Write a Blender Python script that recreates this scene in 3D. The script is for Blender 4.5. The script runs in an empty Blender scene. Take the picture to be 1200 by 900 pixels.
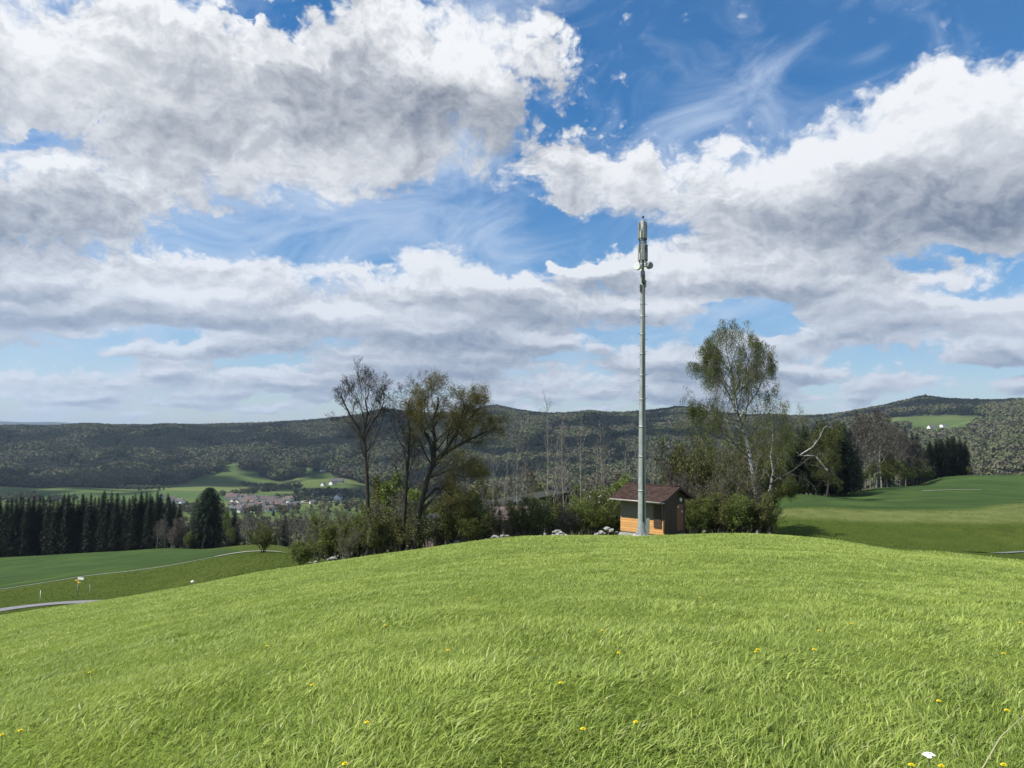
import bpy, math, random
import numpy as np
from mathutils import Vector, Matrix, noise as mnoise
R = math.radians
sc = bpy.context.scene
COL = sc.collection
F = 870.0            # focal length in photo pixels (1200 wide)
PITCH, ROLL = R(3.62), R(0.5)

# ---------------------------------------------------------------- camera
cd = bpy.data.cameras.new('camera'); cam = bpy.data.objects.new('camera', cd); COL.objects.link(cam)
cd.sensor_width = 36.0; cd.lens = 36.0 * F / 1200.0; cd.clip_start = 0.05; cd.clip_end = 60000
CM = Matrix.Rotation(R(90) + PITCH, 4, 'X') @ Matrix.Rotation(ROLL, 4, 'Z')
cam.matrix_world = CM
sc.camera = cam
def ray(px, py):
    v = CM.to_3x3() @ Vector(((px - 600) / F, (450 - py) / F, -1.0))
    return v
def P(px, py, d):
    """world point seen at photo pixel (px,py) at forward distance d metres"""
    v = ray(px, py); return v * (d / v.y)

# ---------------------------------------------------------------- helpers
def tag(o, label=None, cat=None, group=None, kind=None):
    if label: o['label'] = label
    if cat: o['category'] = cat
    if group: o['group'] = group
    if kind: o['kind'] = kind
    return o
def empty(name, loc, rz=0.0, **k):
    o = bpy.data.objects.new(name, None); COL.objects.link(o)
    o.location = loc; o.rotation_euler = (0, 0, rz); o.empty_display_size = .2
    return tag(o, **k)
def link(name, me, mat, parent=None, loc=None):
    o = bpy.data.objects.new(name, me); COL.objects.link(o)
    if mat is not None and not me.materials: me.materials.append(mat)
    if parent is not None: o.parent = parent
    if loc is not None: o.location = loc
    return o
def copy_thing(root, loc, rz, scale=None, **k):
    r = root.copy(); COL.objects.link(r); r.location = loc; r.rotation_euler = (0, 0, rz)
    if scale is not None: r.scale = (scale, scale, scale) if not hasattr(scale, '__len__') else scale
    tag(r, **k)
    for ch in list(root.children):
        c = ch.copy(); COL.objects.link(c); c.parent = r
        for g in list(ch.children):
            d = g.copy(); COL.objects.link(d); d.parent = c
    return r
class MB:
    """collects boxes, tubes and faces into one mesh"""
    def __init__(s): s.v = []; s.f = []; s.smooth = []
    def add(s, vs, fs, sm=False):
        b = len(s.v); s.v += [tuple(p) for p in vs]; s.f += [tuple(i + b for i in f) for f in fs]; s.smooth += [sm] * len(fs); return s
    def box(s, c, size, rz=0.0, rx=0.0, ry=0.0):
        M = Matrix.Translation(c) @ Matrix.Rotation(rz, 4, 'Z') @ Matrix.Rotation(ry, 4, 'Y') @ Matrix.Rotation(rx, 4, 'X')
        vs = [M @ Vector((x * size[0] / 2, y * size[1] / 2, z * size[2] / 2)) for x in (-1, 1) for y in (-1, 1) for z in (-1, 1)]
        return s.add(vs, [(0, 1, 3, 2), (4, 6, 7, 5), (0, 4, 5, 1), (2, 3, 7, 6), (0, 2, 6, 4), (1, 5, 7, 3)])
    def tube(s, pts, rad, n=8, caps=True, sm=True):
        pts = [Vector(p) for p in pts]; vs = []; fs = []
        for i, p in enumerate(pts):
            t = (pts[min(i + 1, len(pts) - 1)] - pts[max(i - 1, 0)]).normalized()
            a = t.cross(Vector((0.31, 0.95, 0.07))); a = a.normalized() if a.length > 1e-3 else Vector((1, 0, 0)); b = t.cross(a)
            r = rad[i] if hasattr(rad, '__len__') else rad
            vs += [p + (a * math.cos(2 * math.pi * k / n) + b * math.sin(2 * math.pi * k / n)) * r for k in range(n)]
        for i in range(len(pts) - 1):
            for k in range(n):
                fs.append((i * n + k, i * n + (k + 1) % n, (i + 1) * n + (k + 1) % n, (i + 1) * n + k))
        s.add(vs, fs, sm)
        if caps:
            b = len(s.v) - len(vs); m = (len(pts) - 1) * n
            s.f += [tuple(b + k for k in range(n))[::-1], tuple(b + m + k for k in range(n))]; s.smooth += [False, False]
        return s
    def mesh(s, name):
        me = bpy.data.meshes.new(name); me.from_pydata(s.v, [], s.f); me.polygons.foreach_set('use_smooth', s.smooth); me.update(); return me
    def build(s, name, mat, parent=None, loc=None): return link(name, s.mesh(name), mat, parent, loc)
def np_mesh(name, V, loops, starts, totals, smooth=None, attrs=None):
    me = bpy.data.meshes.new(name)
    me.vertices.add(len(V)); me.vertices.foreach_set('co', np.ascontiguousarray(V, np.float32).ravel())
    me.loops.add(len(loops)); me.loops.foreach_set('vertex_index', np.ascontiguousarray(loops, np.int32))
    me.polygons.add(len(starts)); me.polygons.foreach_set('loop_start', np.ascontiguousarray(starts, np.int32))
    me.polygons.foreach_set('loop_total', np.ascontiguousarray(totals, np.int32))
    if smooth is not None: me.polygons.foreach_set('use_smooth', np.full(len(starts), smooth, bool))
    for k, (dom, arr) in (attrs or {}).items():
        a = me.attributes.new(k, 'FLOAT', dom); a.data.foreach_set('value', np.ascontiguousarray(arr, np.float32))
    me.update(calc_edges=True); return me

# node helper
class NT:
    def __init__(s, tree): s.t = tree; s.N = tree.nodes; s.L = tree.links
    def n(s, typ, props=None, **ins):
        nd = s.N.new(typ)
        for k, v in (props or {}).items(): setattr(nd, k, v)
        for k, v in ins.items():
            key = int(k[1:]) if k[0] == 'i' and k[1:].isdigit() else k.replace('_', ' ')
            sk = nd.inputs[key]
            if hasattr(v, 'is_linked') or hasattr(v, 'links'): s.L.new(v, sk)
            elif hasattr(v, 'outputs'): s.L.new(v.outputs[0], sk)
            else: sk.default_value = v
        return nd
    def m(s, op, a, b=0.0, c=0.0, clamp=False):
        nd = s.n('ShaderNodeMath', dict(operation=op, use_clamp=clamp), i0=a, i1=b, i2=c) if not isinstance(a, bool) else None
        return nd.outputs[0]
    def v(s, op, a, b=(0, 0, 0), c=(0, 0, 0)):
        nd = s.n('ShaderNodeVectorMath', dict(operation=op), i0=a, i1=b, i2=c)
        return nd.outputs[1] if op in ('DOT_PRODUCT', 'LENGTH') else nd.outputs[0]
    def mr(s, x, a, b, c=0.0, d=1.0, smooth=False):
        return s.n('ShaderNodeMapRange', dict(interpolation_type='SMOOTHSTEP' if smooth else 'LINEAR', clamp=True), i0=x, i1=a, i2=b, i3=c, i4=d).outputs[0]
    def mix(s, f, a, b, mode='MIX'):
        nd = s.N.new('ShaderNodeMix'); nd.data_type = 'RGBA'; nd.blend_type = mode
        for sk, v in ((nd.inputs[0], f), (nd.inputs[6], a), (nd.inputs[7], b)):
            if hasattr(v, 'links'): s.L.new(v, sk)
            elif isinstance(v, tuple) and len(v) == 3: sk.default_value = (*v, 1)
            else: sk.default_value = v
        return nd.outputs[2]
    def noise(s, vec, scale, detail=4, rough=.55, dist=0.0, dim='3D', lac=2.0):
        nd = s.n('ShaderNodeTexNoise', dict(noise_dimensions=dim), Scale=scale, Detail=detail, Roughness=rough, Distortion=dist, Lacunarity=lac)
        if vec is not None: s.L.new(vec, nd.inputs['Vector'])
        return nd.outputs[0]
# ---------------------------------------------------------------- sky and sun
SUN_EL = R(53)
SUN_H = Vector((-0.95, -0.31, 0)).normalized()          # horizontal direction towards the sun (camera looks along +Y)
SUN_DIR = Vector((SUN_H.x * math.cos(SUN_EL), SUN_H.y * math.cos(SUN_EL), math.sin(SUN_EL)))
w = bpy.data.worlds.new('World'); sc.world = w; w.use_nodes = True
T = NT(w.node_tree); T.N.clear()
def azel(px, py):
    v = ray(px, py).normalized(); return math.atan2(v.x, v.y), math.asin(v.z)
# the cloud field: soft masses (centre x, y, radius x, y in photo pixels turned into azimuth and elevation, weight)
MASS = [(-120,110,160,130,.9),(60,40,130,80,.8),(190,60,120,60,.55),(200,120,150,70,.55),(330,120,170,80,.8),(430,60,130,80,.75),(490,130,110,60,.85),(570,95,66,45,.6),(560,40,50,40,.5),
 (270,195,130,40,.5),(390,190,90,34,.5),(400,222,60,22,.3),(240,230,60,20,.12),(320,262,50,15,.45),
 (50,235,130,58,.85),(-60,300,120,60,.7),(130,255,50,30,.35),
 (60,320,120,24,.5),(200,312,110,22,.55),(310,322,60,16,.5),(400,322,80,18,.55),(510,308,62,16,.75),(560,300,30,9,.3),
 (120,362,150,24,.45),(280,358,130,26,.45),(440,372,150,26,.6),(600,356,80,22,.4),(660,352,40,16,.4),
 (60,395,60,10,.3),(250,400,200,26,.42),(420,415,200,30,.5),(590,400,130,30,.5),
 (90,440,190,15,.35),(300,450,180,14,.30),(560,445,180,20,.35),(120,466,22,7,.62),(168,466,12,6,.55),(366,462,22,7,.66),(220,470,12,4,.5),(262,470,10,5,.5),
 (180,480,300,9,.32),
 (640,50,70,40,.42),(700,100,110,40,.14),(770,125,80,30,.16),(1060,25,110,18,.24),(690,200,80,34,.65),(640,190,50,40,.6),(740,235,90,30,.72),(650,225,46,20,.5),(810,240,60,26,.6),
 (845,178,40,16,.62),(870,152,26,9,.4),(790,190,24,14,.3),
 (1060,135,84,42,.9),(1150,115,80,38,1.0),(960,190,60,34,.75),(920,205,40,22,.5),(1040,200,130,58,.95),(1170,200,110,80,.95),(880,225,60,20,.5),(1280,180,120,110,.9),
 (960,250,110,42,.8),(870,265,60,18,.3),(1060,262,130,32,.8),(1180,280,90,18,.55),(920,300,110,26,.8),(1010,318,80,20,.6),(1000,345,100,16,.5),(840,300,40,14,.35),(1120,325,60,12,.35),
 (648,305,12,8,1.6),(693,314,30,11,1.3),(640,345,30,14,.25),
 (720,365,60,20,.35),(780,350,60,20,.6),(830,360,70,24,.65),(700,400,130,26,.42),(830,395,90,24,.45),
 (1000,378,58,14,.78),(1150,372,90,22,.7),(1230,380,70,40,.7),(1100,400,90,22,.55),(1180,418,90,16,.65),(960,410,70,13,.55),
 (740,440,120,22,.42),(880,440,120,20,.35),(1010,440,100,14,.5),(1150,448,120,11,.5),(960,458,60,10,.5),(700,465,80,10,.55),(800,462,60,12,.5),(1040,455,40,8,.5),(1190,462,50,7,.4),
 (60,448,220,22,.42),(330,455,260,20,.34),(20,380,90,18,.35),(600,452,200,20,.34),(900,458,200,14,.30),(1120,460,160,12,.30),(180,476,300,10,.25),
 # clear gaps
 (310,8,52,9,-.7),(50,156,90,9,-.75),(130,175,60,8,-.3),(470,258,150,22,-.5),(560,232,60,24,-.4),(600,300,26,40,-.4),(420,275,130,12,-.35),(690,300,60,40,-.3),(640,325,30,22,-.3),
 (30,422,120,8,-.7),(200,425,80,6,-.3),(880,110,110,34,-.7),(820,270,50,18,-.3),(1100,298,44,11,-.75),(1010,368,30,5,-.3),(880,370,46,18,-.45),(940,345,30,10,-.3),(1160,345,60,9,-.6),(720,272,50,18,-.4),(590,250,40,40,-.4),(930,150,34,20,-.5),(620,130,30,60,-.35)]
GREY = [(470,135,130,42,.55),(580,140,60,40,.40),(300,120,120,40,.12),(60,30,150,40,.12),(40,250,130,36,.75),(380,385,200,26,.24),(560,395,150,22,.22),(110,350,100,12,.15),
 (1090,240,130,34,.70),(960,265,80,18,.45),(1000,303,110,14,.35),(1180,258,100,30,.55),(250,312,120,9,.30),(900,325,100,16,.22),(620,372,90,12,.2),(150,410,150,12,.15),(700,385,110,14,.22),(820,405,90,12,.25),(1090,412,70,9,.2),(930,425,90,8,.15),(1190,440,80,8,.25),(500,440,160,14,.2),(380,65,80,30,.12)]
CIRR = [(700,95,110,50,.75),(640,55,70,34,.7),(760,150,90,40,.55),(900,62,30,16,.4),(860,125,60,16,.6),(1060,20,110,26,.6),(1060,60,50,12,.3),(980,110,90,20,.4),(560,200,120,60,.4),(480,270,140,26,.4),(420,250,120,20,.5),(640,110,60,50,.4),(1130,90,120,30,.5),(640,270,80,30,.3),(950,5,60,10,.5)]
# The masses vary slowly, so their sum is split into products of one curve of azimuth and one of elevation
MASS = [(a_, b_, c_, d_, e_ * (1.0 if b_ < 335 or e_ < 0 else .66 if a_ < 620 else .40)) for a_, b_, c_, d_, e_ in MASS]
for (cx, cy, rx, ry, wt) in [(245,304,60,9,.5),(350,328,90,12,.55),(470,312,70,12,.6),(550,300,40,9,.6),(200,352,60,10,.35),(110,356,40,8,.4),(480,368,90,13,.6),(270,366,70,9,.45),(600,350,80,10,.5),(130,385,70,7,.4),(250,392,70,6,.3),(700,402,60,11,.5),(790,352,60,14,.65),(640,398,40,7,.3),(1000,374,56,12,.75),(1150,378,90,14,.6),(1190,412,80,12,.6),(860,360,40,10,.4),(1080,400,50,8,.45),(960,418,70,8,.35),(800,425,60,8,.4),(730,445,60,8,.45),(960,300,70,10,.35),(1050,335,60,9,.35),(880,312,40,8,.4),(60,60,90,30,.25),(130,110,90,22,.25),(520,45,60,20,.45),(590,75,40,20,.45),(400,190,90,18,.25),(330,225,70,12,.3),(600,110,40,14,.2),(690,195,80,18,.4),(1130,110,90,26,.6),(1000,160,60,24,.5),(1060,150,90,30,.45),(900,210,60,16,.4),(760,225,80,14,.3),(80,185,90,16,.2)]:
    GREY.append((cx, cy, rx, ry, -wt))
for (cx, cy, rx, ry, wt) in [(470,345,120,8,.3),(560,330,90,8,.25),(380,352,90,6,.3),(480,392,120,9,.35),(200,378,120,8,.3),(680,372,70,9,.3),(690,420,80,7,.3),(860,385,80,10,.35),(1000,396,70,7,.35),(1170,398,80,6,.35),(1180,432,90,7,.35),(300,410,150,8,.25),(540,425,120,10,.3),(880,440,90,7,.25)]:
    GREY.append((cx, cy, rx, ry, wt))
rg = random.Random(41)
for i in range(190):                                    # small cumulus heaps in rows that crowd together towards the horizon
    y_ = 486 - 165 * rg.random() ** 1.25; k_ = (492 - y_) / 165
    x_ = rg.uniform(-150, 1350); rx_ = (12 + 62 * k_) * rg.uniform(.6, 1.5); ry_ = (3.2 + 15 * k_) * rg.uniform(.7, 1.25)
    if 560 < x_ < 740 and 270 < y_ < 335: continue
    if 1060 < x_ < 1250 and 325 < y_ < 352: continue
    MASS.append((x_, y_, rx_, ry_, rg.uniform(.42, 1.0) * (1.1 if y_ > 430 else .9)))
    MASS.append((x_ + rx_ * .3, y_ + ry_ * 2.2, rx_ * 1.1, ry_ * .5, -.14))
    GREY.append((x_, y_ + ry_ * .75, rx_ * 1.05, ry_ * .55, rg.uniform(.15, .40))); GREY.append((x_, y_ - ry_ * .5, rx_ * .9, ry_ * .45, -rg.uniform(.15, .55)))
NA, NE, KR = 201, 141, 54
A0, A1, E1 = -.85, .85, .66
ga = np.linspace(A0, A1, NA); ge = np.linspace(0, 1, NE) ** 2 * E1
Rinv = np.array(CM.to_3x3().transposed())
def to_px(az, e):
    d = np.stack([np.sin(az) * np.cos(e), np.cos(az) * np.cos(e), np.sin(e)], -1) @ Rinv.T
    return 600 - F * d[..., 0] / d[..., 2], 450 + F * d[..., 1] / d[..., 2]
def field(items, az, e, far):
    x, y = to_px(az, e); o = np.zeros_like(x)
    for (cx, cy, rx, ry, wt) in items:
        o += wt * np.exp(-((x - cx) / rx * .80 * 1.15) ** 2 - ((y - cy) / ry * .80 * 1.15) ** 2)
    k = np.clip((np.abs(az) - .68) / .16, 0, 1) ; k2 = np.clip((e - .50) / .14, 0, 1); k = 1 - (1 - k) * (1 - k2)
    return o * (1 - k) + far * k
AA, EE = np.meshgrid(ga, ge, indexing='ij')
step = .007 + .075 * EE
FL = field(MASS, AA, EE, .42); FU = field(MASS, AA - .45 * step, np.minimum(EE + step, E1), .42)
FG = field(GREY, AA, EE, .1); FC = field(CIRR, AA, EE, .2)
M_ = np.concatenate([FL, FU, FG * .8 + 0 * FC], 1)
U_, S_, V_ = np.linalg.svd(M_, full_matrices=False); print('sky rank error', S_[KR] / S_[0], np.abs(M_ - (U_[:, :KR] * S_[:KR]) @ V_[:KR]).max())
def curve3(T, x, cols, lo, hi):
    """three curves of x in one node; cols: arrays sampled evenly over 0..1, mapped from lo..hi to 0..1"""
    nd = T.N.new('ShaderNodeRGBCurve'); T.L.new(x, nd.inputs[1])
    for c, arr in enumerate(cols):
        cu = nd.mapping.curves[c]; n = len(arr); y = (np.asarray(arr) - lo) / (hi - lo)
        cu.points[0].location = (0, float(y[0])); cu.points[1].location = (1, float(y[-1]))
        for i in range(1, n - 1): cu.points.new(i / (n - 1), float(y[i]))
        for pt in cu.points: pt.handle_type = 'AUTO'
    nd.mapping.update()
    return T.v('MULTIPLY_ADD', nd.outputs[0], (hi - lo,) * 3, (lo,) * 3)
def layout(T, pvec):
    sp = T.n('ShaderNodeSeparateXYZ', None, i0=pvec)
    xa = T.mr(sp.outputs[0], A0, A1); xe = T.m('SQRT', T.mr(sp.outputs[1], 0, E1))
    xa3 = T.n('ShaderNodeCombineXYZ', None, i0=xa, i1=xa, i2=xa).outputs[0]; xe3 = T.n('ShaderNodeCombineXYZ', None, i0=xe, i1=xe, i2=xe).outputs[0]
    acc = None
    for k in range(0, KR, 3):
        fa = [U_[:, k + j] for j in range(3)]; lo = min(f.min() for f in fa); hi = max(f.max() for f in fa)
        fs = T.n('ShaderNodeSeparateXYZ', None, i0=curve3(T, xa3, fa, lo, hi))
        for j in range(3):
            v = V_[k + j] * S_[k + j]; gs = [v[:NE], v[NE:2 * NE], v[2 * NE:]]
            ce = curve3(T, xe3, gs, v.min(), v.max())
            if acc is None: acc = T.n('ShaderNodeVectorMath', dict(operation='SCALE'), i0=ce, Scale=fs.outputs[j]).outputs[0]
            else:
                fv = T.n('ShaderNodeCombineXYZ', None, i0=fs.outputs[j], i1=fs.outputs[j], i2=fs.outputs[j]).outputs[0]
                acc = T.v('MULTIPLY_ADD', ce, fv, acc)
    return T.n('ShaderNodeSeparateXYZ', None, i0=acc).outputs
tc = T.n('ShaderNodeTexCoord'); dirv = T.v('NORMALIZE', tc.outputs['Generated'])
sx = T.n('ShaderNodeSeparateXYZ', None, i0=dirv)
AZ = T.m('ARCTAN2', sx.outputs[0], sx.outputs[1]); EL = T.m('ARCSINE', sx.outputs[2]); elp = T.m('MAXIMUM', EL, 0.0)
p = T.n('ShaderNodeCombineXYZ', None, i0=AZ, i1=elp).outputs[0]
def nspace(az, e):
    return T.n('ShaderNodeCombineXYZ', None, i0=T.m('MULTIPLY', az, 3.1), i1=T.m('MULTIPLY_ADD', T.m('LOGARITHM', T.m('ADD', e, .07), math.e), .40, T.m('MULTIPLY', e, 3.2))).outputs[0]
stp = T.m('MULTIPLY_ADD', elp, .034, .005)
n0 = nspace(AZ, elp); n1 = nspace(T.m('MULTIPLY_ADD', stp, -.5, AZ), T.m('ADD', elp, stp))
w1 = T.n('ShaderNodeTexNoise', dict(noise_dimensions='2D'), Vector=n0, Scale=3.4, Detail=6.0, Roughness=.58)
wv = T.v('SUBTRACT', w1.outputs[1], (.5, .5, .5))
pw = T.v('MULTIPLY_ADD', wv, T.n('ShaderNodeCombineXYZ', None, i0=T.m('MULTIPLY_ADD', elp, .30, .035), i1=T.m('MULTIPLY_ADD', elp, .22, .012)).outputs[0], p)        # ragged outlines for the masses
Lf = layout(T, pw)
def detail(nv, dt=9):
    q = T.v('MULTIPLY_ADD', wv, (.12, .12, 0), nv)
    f1 = T.noise(q, 4.6, dt, .49, 0, '2D')
    acc = None
    for s_, a_ in ((8.0, .5), (17.0, .30), (37.0, .20)):
        b_ = T.m('ABSOLUTE', T.m('SUBTRACT', T.noise(q, s_, 1, .5, 0, '2D'), .5))
        acc = T.m('MULTIPLY', b_, a_ * 4) if acc is None else T.m('MULTIPLY_ADD', b_, a_ * 4, acc)
    return T.m('MULTIPLY_ADD', T.m('SUBTRACT', f1, .5), 1.22, T.m('MULTIPLY', T.m('SUBTRACT', acc, .40), .55))
N0 = detail(n0); N1 = detail(n1, 6)
THR = .39
D0 = T.m('SUBTRACT', T.m('ADD', Lf[0], N0), THR); D1 = T.m('SUBTRACT', T.m('ADD', Lf[1], N1), THR)
soft = T.mr(T.noise(n0, 1.7, 3, .5, 0, '2D'), .35, .65, .34, .80)
soft = T.m('MULTIPLY', soft, T.mr(elp, .02, .30, .45, 1.0))
alpha = T.mr(D0, -.08, soft, 0, 1, True)
thick = T.m('SUBTRACT', 1.0, T.m('POWER', math.exp(-1), T.m('MULTIPLY', T.m('MAXIMUM', T.m('ADD', D1, .10), 0.0), 1.55)))
emb = T.m('SUBTRACT', N0, N1)                           # relief of the billows against the light
emb = T.mr(emb, -.35, .35, -1, 1)
fine = T.noise(T.v('MULTIPLY_ADD', wv, (.45, .45, 0), n0), 2.0, 5, .52, .1, '2D')
lum = T.m('SUBTRACT', .97, T.m('MULTIPLY', thick, .46))
lum = T.m('MULTIPLY_ADD', emb, .12, lum)
lum = T.m('SUBTRACT', lum, T.m('MULTIPLY', T.m('SUBTRACT', 1.0, T.m('POWER', math.exp(-1), T.m('MULTIPLY', T.m('MAXIMUM', Lf[2], 0.0), 2.2))), .46))
lum = T.m('ADD', lum, T.m('MULTIPLY', T.m('MAXIMUM', T.m('MULTIPLY', Lf[2], -1.0), 0.0), .55))
lum = T.m('MULTIPLY_ADD', T.m('SUBTRACT', fine, .5), .70, lum)
lum = T.m('MINIMUM', T.m('MAXIMUM', lum, .0), 1.0)
ccol = T.mix(lum, (.125, .155, .215), (.93, .935, .94))
# thin high veil
cv = T.v('MULTIPLY', T.n('ShaderNodeCombineXYZ', None, i0=T.m('MULTIPLY_ADD', EL, .6, AZ), i1=T.m('MULTIPLY_ADD', AZ, -.30, EL)).outputs[0], (6, 14, 0))
cn = T.noise(cv, 1.0, 7, .62, .6, '2D')
cb = T.mr(T.noise(p, 2.6, 2, .5, 0, '2D'), .3, .7, .15, .75)
ca = T.m('MULTIPLY', T.mr(T.m('ADD', cb, T.m('MULTIPLY', T.m('SUBTRACT', cn, .5), 1.7)), .10, 1.10, 0, 1, True), .66)
# base sky
sky = T.n('ShaderNodeTexSky', dict(sky_type='NISHITA', sun_disc=False, sun_elevation=SUN_EL, sun_rotation=math.atan2(SUN_DIR.x, SUN_DIR.y), altitude=600, air_density=1.0, dust_density=.3, ozone_density=1.6))
SKY_K, SKY_S = 0.11, .10
skyc = sky.outputs[0]
hs = T.n('ShaderNodeHueSaturation', None, Saturation=1.52, Value=.78, Color=skyc)
# cloud colour is in picture units, the sky in its own: bring clouds to the sky's units
def up(c): return T.v('SCALE', c) if False else T.n('ShaderNodeVectorMath', dict(operation='SCALE'), i0=c, Scale=CLOUD_GAIN).outputs[0]
CLOUD_GAIN = 6.4
c1 = T.mix(ca, hs.outputs[0], up(T.mix(.5, (.72, .80, .92), (.62, .74, .92))))
c2 = T.mix(alpha, c1, up(ccol))
# low bright haze band over the horizon
hb = T.m('MULTIPLY', T.m('POWER', math.exp(-1), T.m('MULTIPLY', elp, 17)), .66)
c3 = T.mix(hb, c2, up((.36, .52, .70) if False else T.mix(.0, (.30, .45, .66), (1, 1, 1))))
bg = T.n('ShaderNodeBackground', None, Color=c3, Strength=SKY_S)
wo = T.n('ShaderNodeOutputWorld', None, Surface=bg.outputs[0])
w.cycles.sampling_method = 'MANUAL'; w.cycles.sample_map_resolution = 512

sl = bpy.data.lights.new('sun', 'SUN'); sl.energy = 4.6; sl.angle = R(.53); sl.color = (1.0, .95, .87)
so = bpy.data.objects.new('sun', sl); COL.objects.link(so)
so.rotation_euler = SUN_DIR.to_track_quat('Z', 'Y').to_euler()
sc.view_settings.view_transform = 'Standard'; sc.view_settings.look = 'None'; sc.view_settings.gamma = 1.0; sc.view_settings.exposure = 0.75
# ---------------------------------------------------------------- terrain
def gp(px, row, d):
    v = P(px, row, d); return (v.x, v.y, v.z)
def gr(px, ratio, d): # ratio = drop below the eye / distance
    v = P(px, 505, d); return (v.x, d, -ratio * d)
CP = [(0, 0, -1.6)]
for px, lst in {
  -300: [(5,.47),(10,.42),(22,.385),(40,.36),(58,.352)],
  0:   [(5,.42),(10,.345),(20,.295),(36,.268),(50,.2565),(62,.2525)],
  200: [(6,.345),(12,.275),(22,.240),(38,.2235),(52,.2175),(62,.2155)],
  350: [(6,.325),(12,.240),(24,.205),(38,.1910),(50,.1845),(58,.1825)],
  450: [(6,.315),(12,.225),(24,.188),(38,.1730),(50,.1670),(57,.1655)],
  600: [(5,.345),(10,.232),(20,.178),(32,.1555),(44,.1455),(55,.1415)],
  750: [(5,.345),(10,.225),(20,.172),(32,.1515),(44,.1425),(53,.1380),(58,.1375)],
  880: [(6,.300),(12,.205),(22,.163),(34,.1450),(45,.1370),(54,.1343)],
  1050:[(6,.300),(12,.210),(22,.172),(34,.1590),(44,.1555),(50,.1553)],
  1200:[(6,.305),(12,.220),(22,.182),(32,.1720),(42,.1695)],
  1500:[(6,.30),(12,.23),(25,.20),(42,.19)]}.items():
    for d, q in lst: CP.append(gr(px, q, d))
for px, lst in {
  -700: [(100,760),(290,665),(900,625),(2000,560),(3000,512)],
  -300: [(80,757),(117,716),(200,688),(290,664),(400,680),(800,648),(1200,609),(2000,563),(2200,562),(2700,525),(3000,510),(5000,506),(9000,505)],
  0: [(75,722),(88,712),(100,702),(117,691),(200,667),(290,654),(330,662),(420,672),(800,640),(1200,603),(1700,575),(2100,562),(2300,555),(2700,528),(3000,511),(4000,509),(6000,505.5),(9000,505)],
  100: [(74,709),(86,706),(97,694),(117,676),(200,658),(285,649),(330,658),(420,668),(800,640),(1200,603),(1700,574),(2150,563),(2600,535),(2950,510),(4000,508),(6000,504),(9000,505)],
  200: [(70,699),(86,697),(98,680),(117,664),(200,651),(270,643),(320,656),(420,668),(800,640),(1100,608),(1500,584),(1750,574),(2200,562),(2600,535),(2900,512),(4000,507),(5200,502),(9000,505)],
  330: [(68,664),(80,657),(100,651),(120,648),(200,640),(230,642),(300,668),(500,670),(900,630),(1100,608),(1300,594),(1600,580),(1900,572),(2300,558),(2600,540),(2850,515),(3100,508),(3800,501),(5200,502),(9000,505)],
  450: [(70,664),(85,673),(120,680),(200,680),(300,680),(500,672),(900,630),(1200,600),(1500,584),(1800,575),(2200,560),(2600,530),(3000,505),(3500,486),(4200,492),(9000,505)],
  580: [(68,642),(80,650),(100,660),(150,675),(250,685),(400,680),(800,640),(1300,594),(1600,575),(2000,556),(2400,532),(2900,503),(3300,483.5),(4200,492),(9000,505)],
  690: [(68,632),(85,642),(110,655),(160,680),(300,690),(600,655),(1000,612),(1500,578),(1900,553),(2300,530),(2700,512),(3200,490),(3800,491.5),(5200,496),(9000,505)],
  800: [(62,628),(70,630),(85,635),(110,650),(160,680),(300,690),(600,655),(1000,612),(1500,575),(2000,548),(2600,515),(3300,484.5),(4200,490),(9000,505)],
  905: [(60,631),(70,640),(80,640),(92,616),(104,600),(140,592),(172,586),(195,595),(240,630),(320,665),(600,655),(1000,605),(1500,570),(2000,545),(2600,515),(3200,494.5),(4200,497),(9000,505)],
  1000: [(55,634),(70,650),(82,646),(94,616),(104,600),(160,588),(225,577),(260,585),(320,630),(420,650),(700,620),(1000,595),(1500,560),(1900,528),(2400,500),(2900,490.5),(4000,495),(9000,505)],
  1080: [(52,643),(70,655),(82,648),(94,618),(104,601),(160,586),(290,570),(340,568),(380,590),(460,620),(700,612),(1000,590),(1400,553),(1700,528),(2050,508),(2150,505),(2350,492),(2500,486),(2750,474),(3300,480),(9000,500)],
  1200: [(50,652),(56,650),(64,646.5),(80,652),(90,625),(100,606),(160,584),(250,570),(350,560),(390,575),(470,610),(700,605),(900,585),(1200,552),(1500,525),(1800,505),(2200,489),(2650,476.5),(3300,482),(9000,500)],
  1400: [(50,655),(64,650),(90,635),(100,610),(160,584),(350,553),(390,570),(470,600),(800,585),(1200,545),(1800,500),(2650,474),(9000,500)],
  1800: [(64,655),(100,612),(350,550),(470,590),(1200,540),(2650,470),(9000,500)]}.items():
    for d, row in lst: CP.append(gp(px, row, d))
CP += [(0,-6,-1.35),(-6,0,-1.9),(6,0,-1.5),(0,-20,-.6),(-25,-10,-4.5),(25,-10,-1.3),(25,3,-1.9),(-60,10,-17),(60,10,-5),(-60,-60,-9),(60,-60,0),(0,-150,2),(-300,0,-70),(300,0,-16),(-300,-300,-30),(300,-300,-4),(0,-900,0),(-1500,0,-135),(1500,0,-60),(-1500,-1500,-40),(1500,-1500,0),(0,-6000,0),(-6000,0,0),(6000,0,0),(-9000,9000,-10),(9000,9000,60)]
CP = np.array(CP, float)
def _warp(x, y):
    r = np.hypot(x, y) + 1e-9; k = np.arcsinh(r / 18.0) / r; return x * k, y * k
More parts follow.
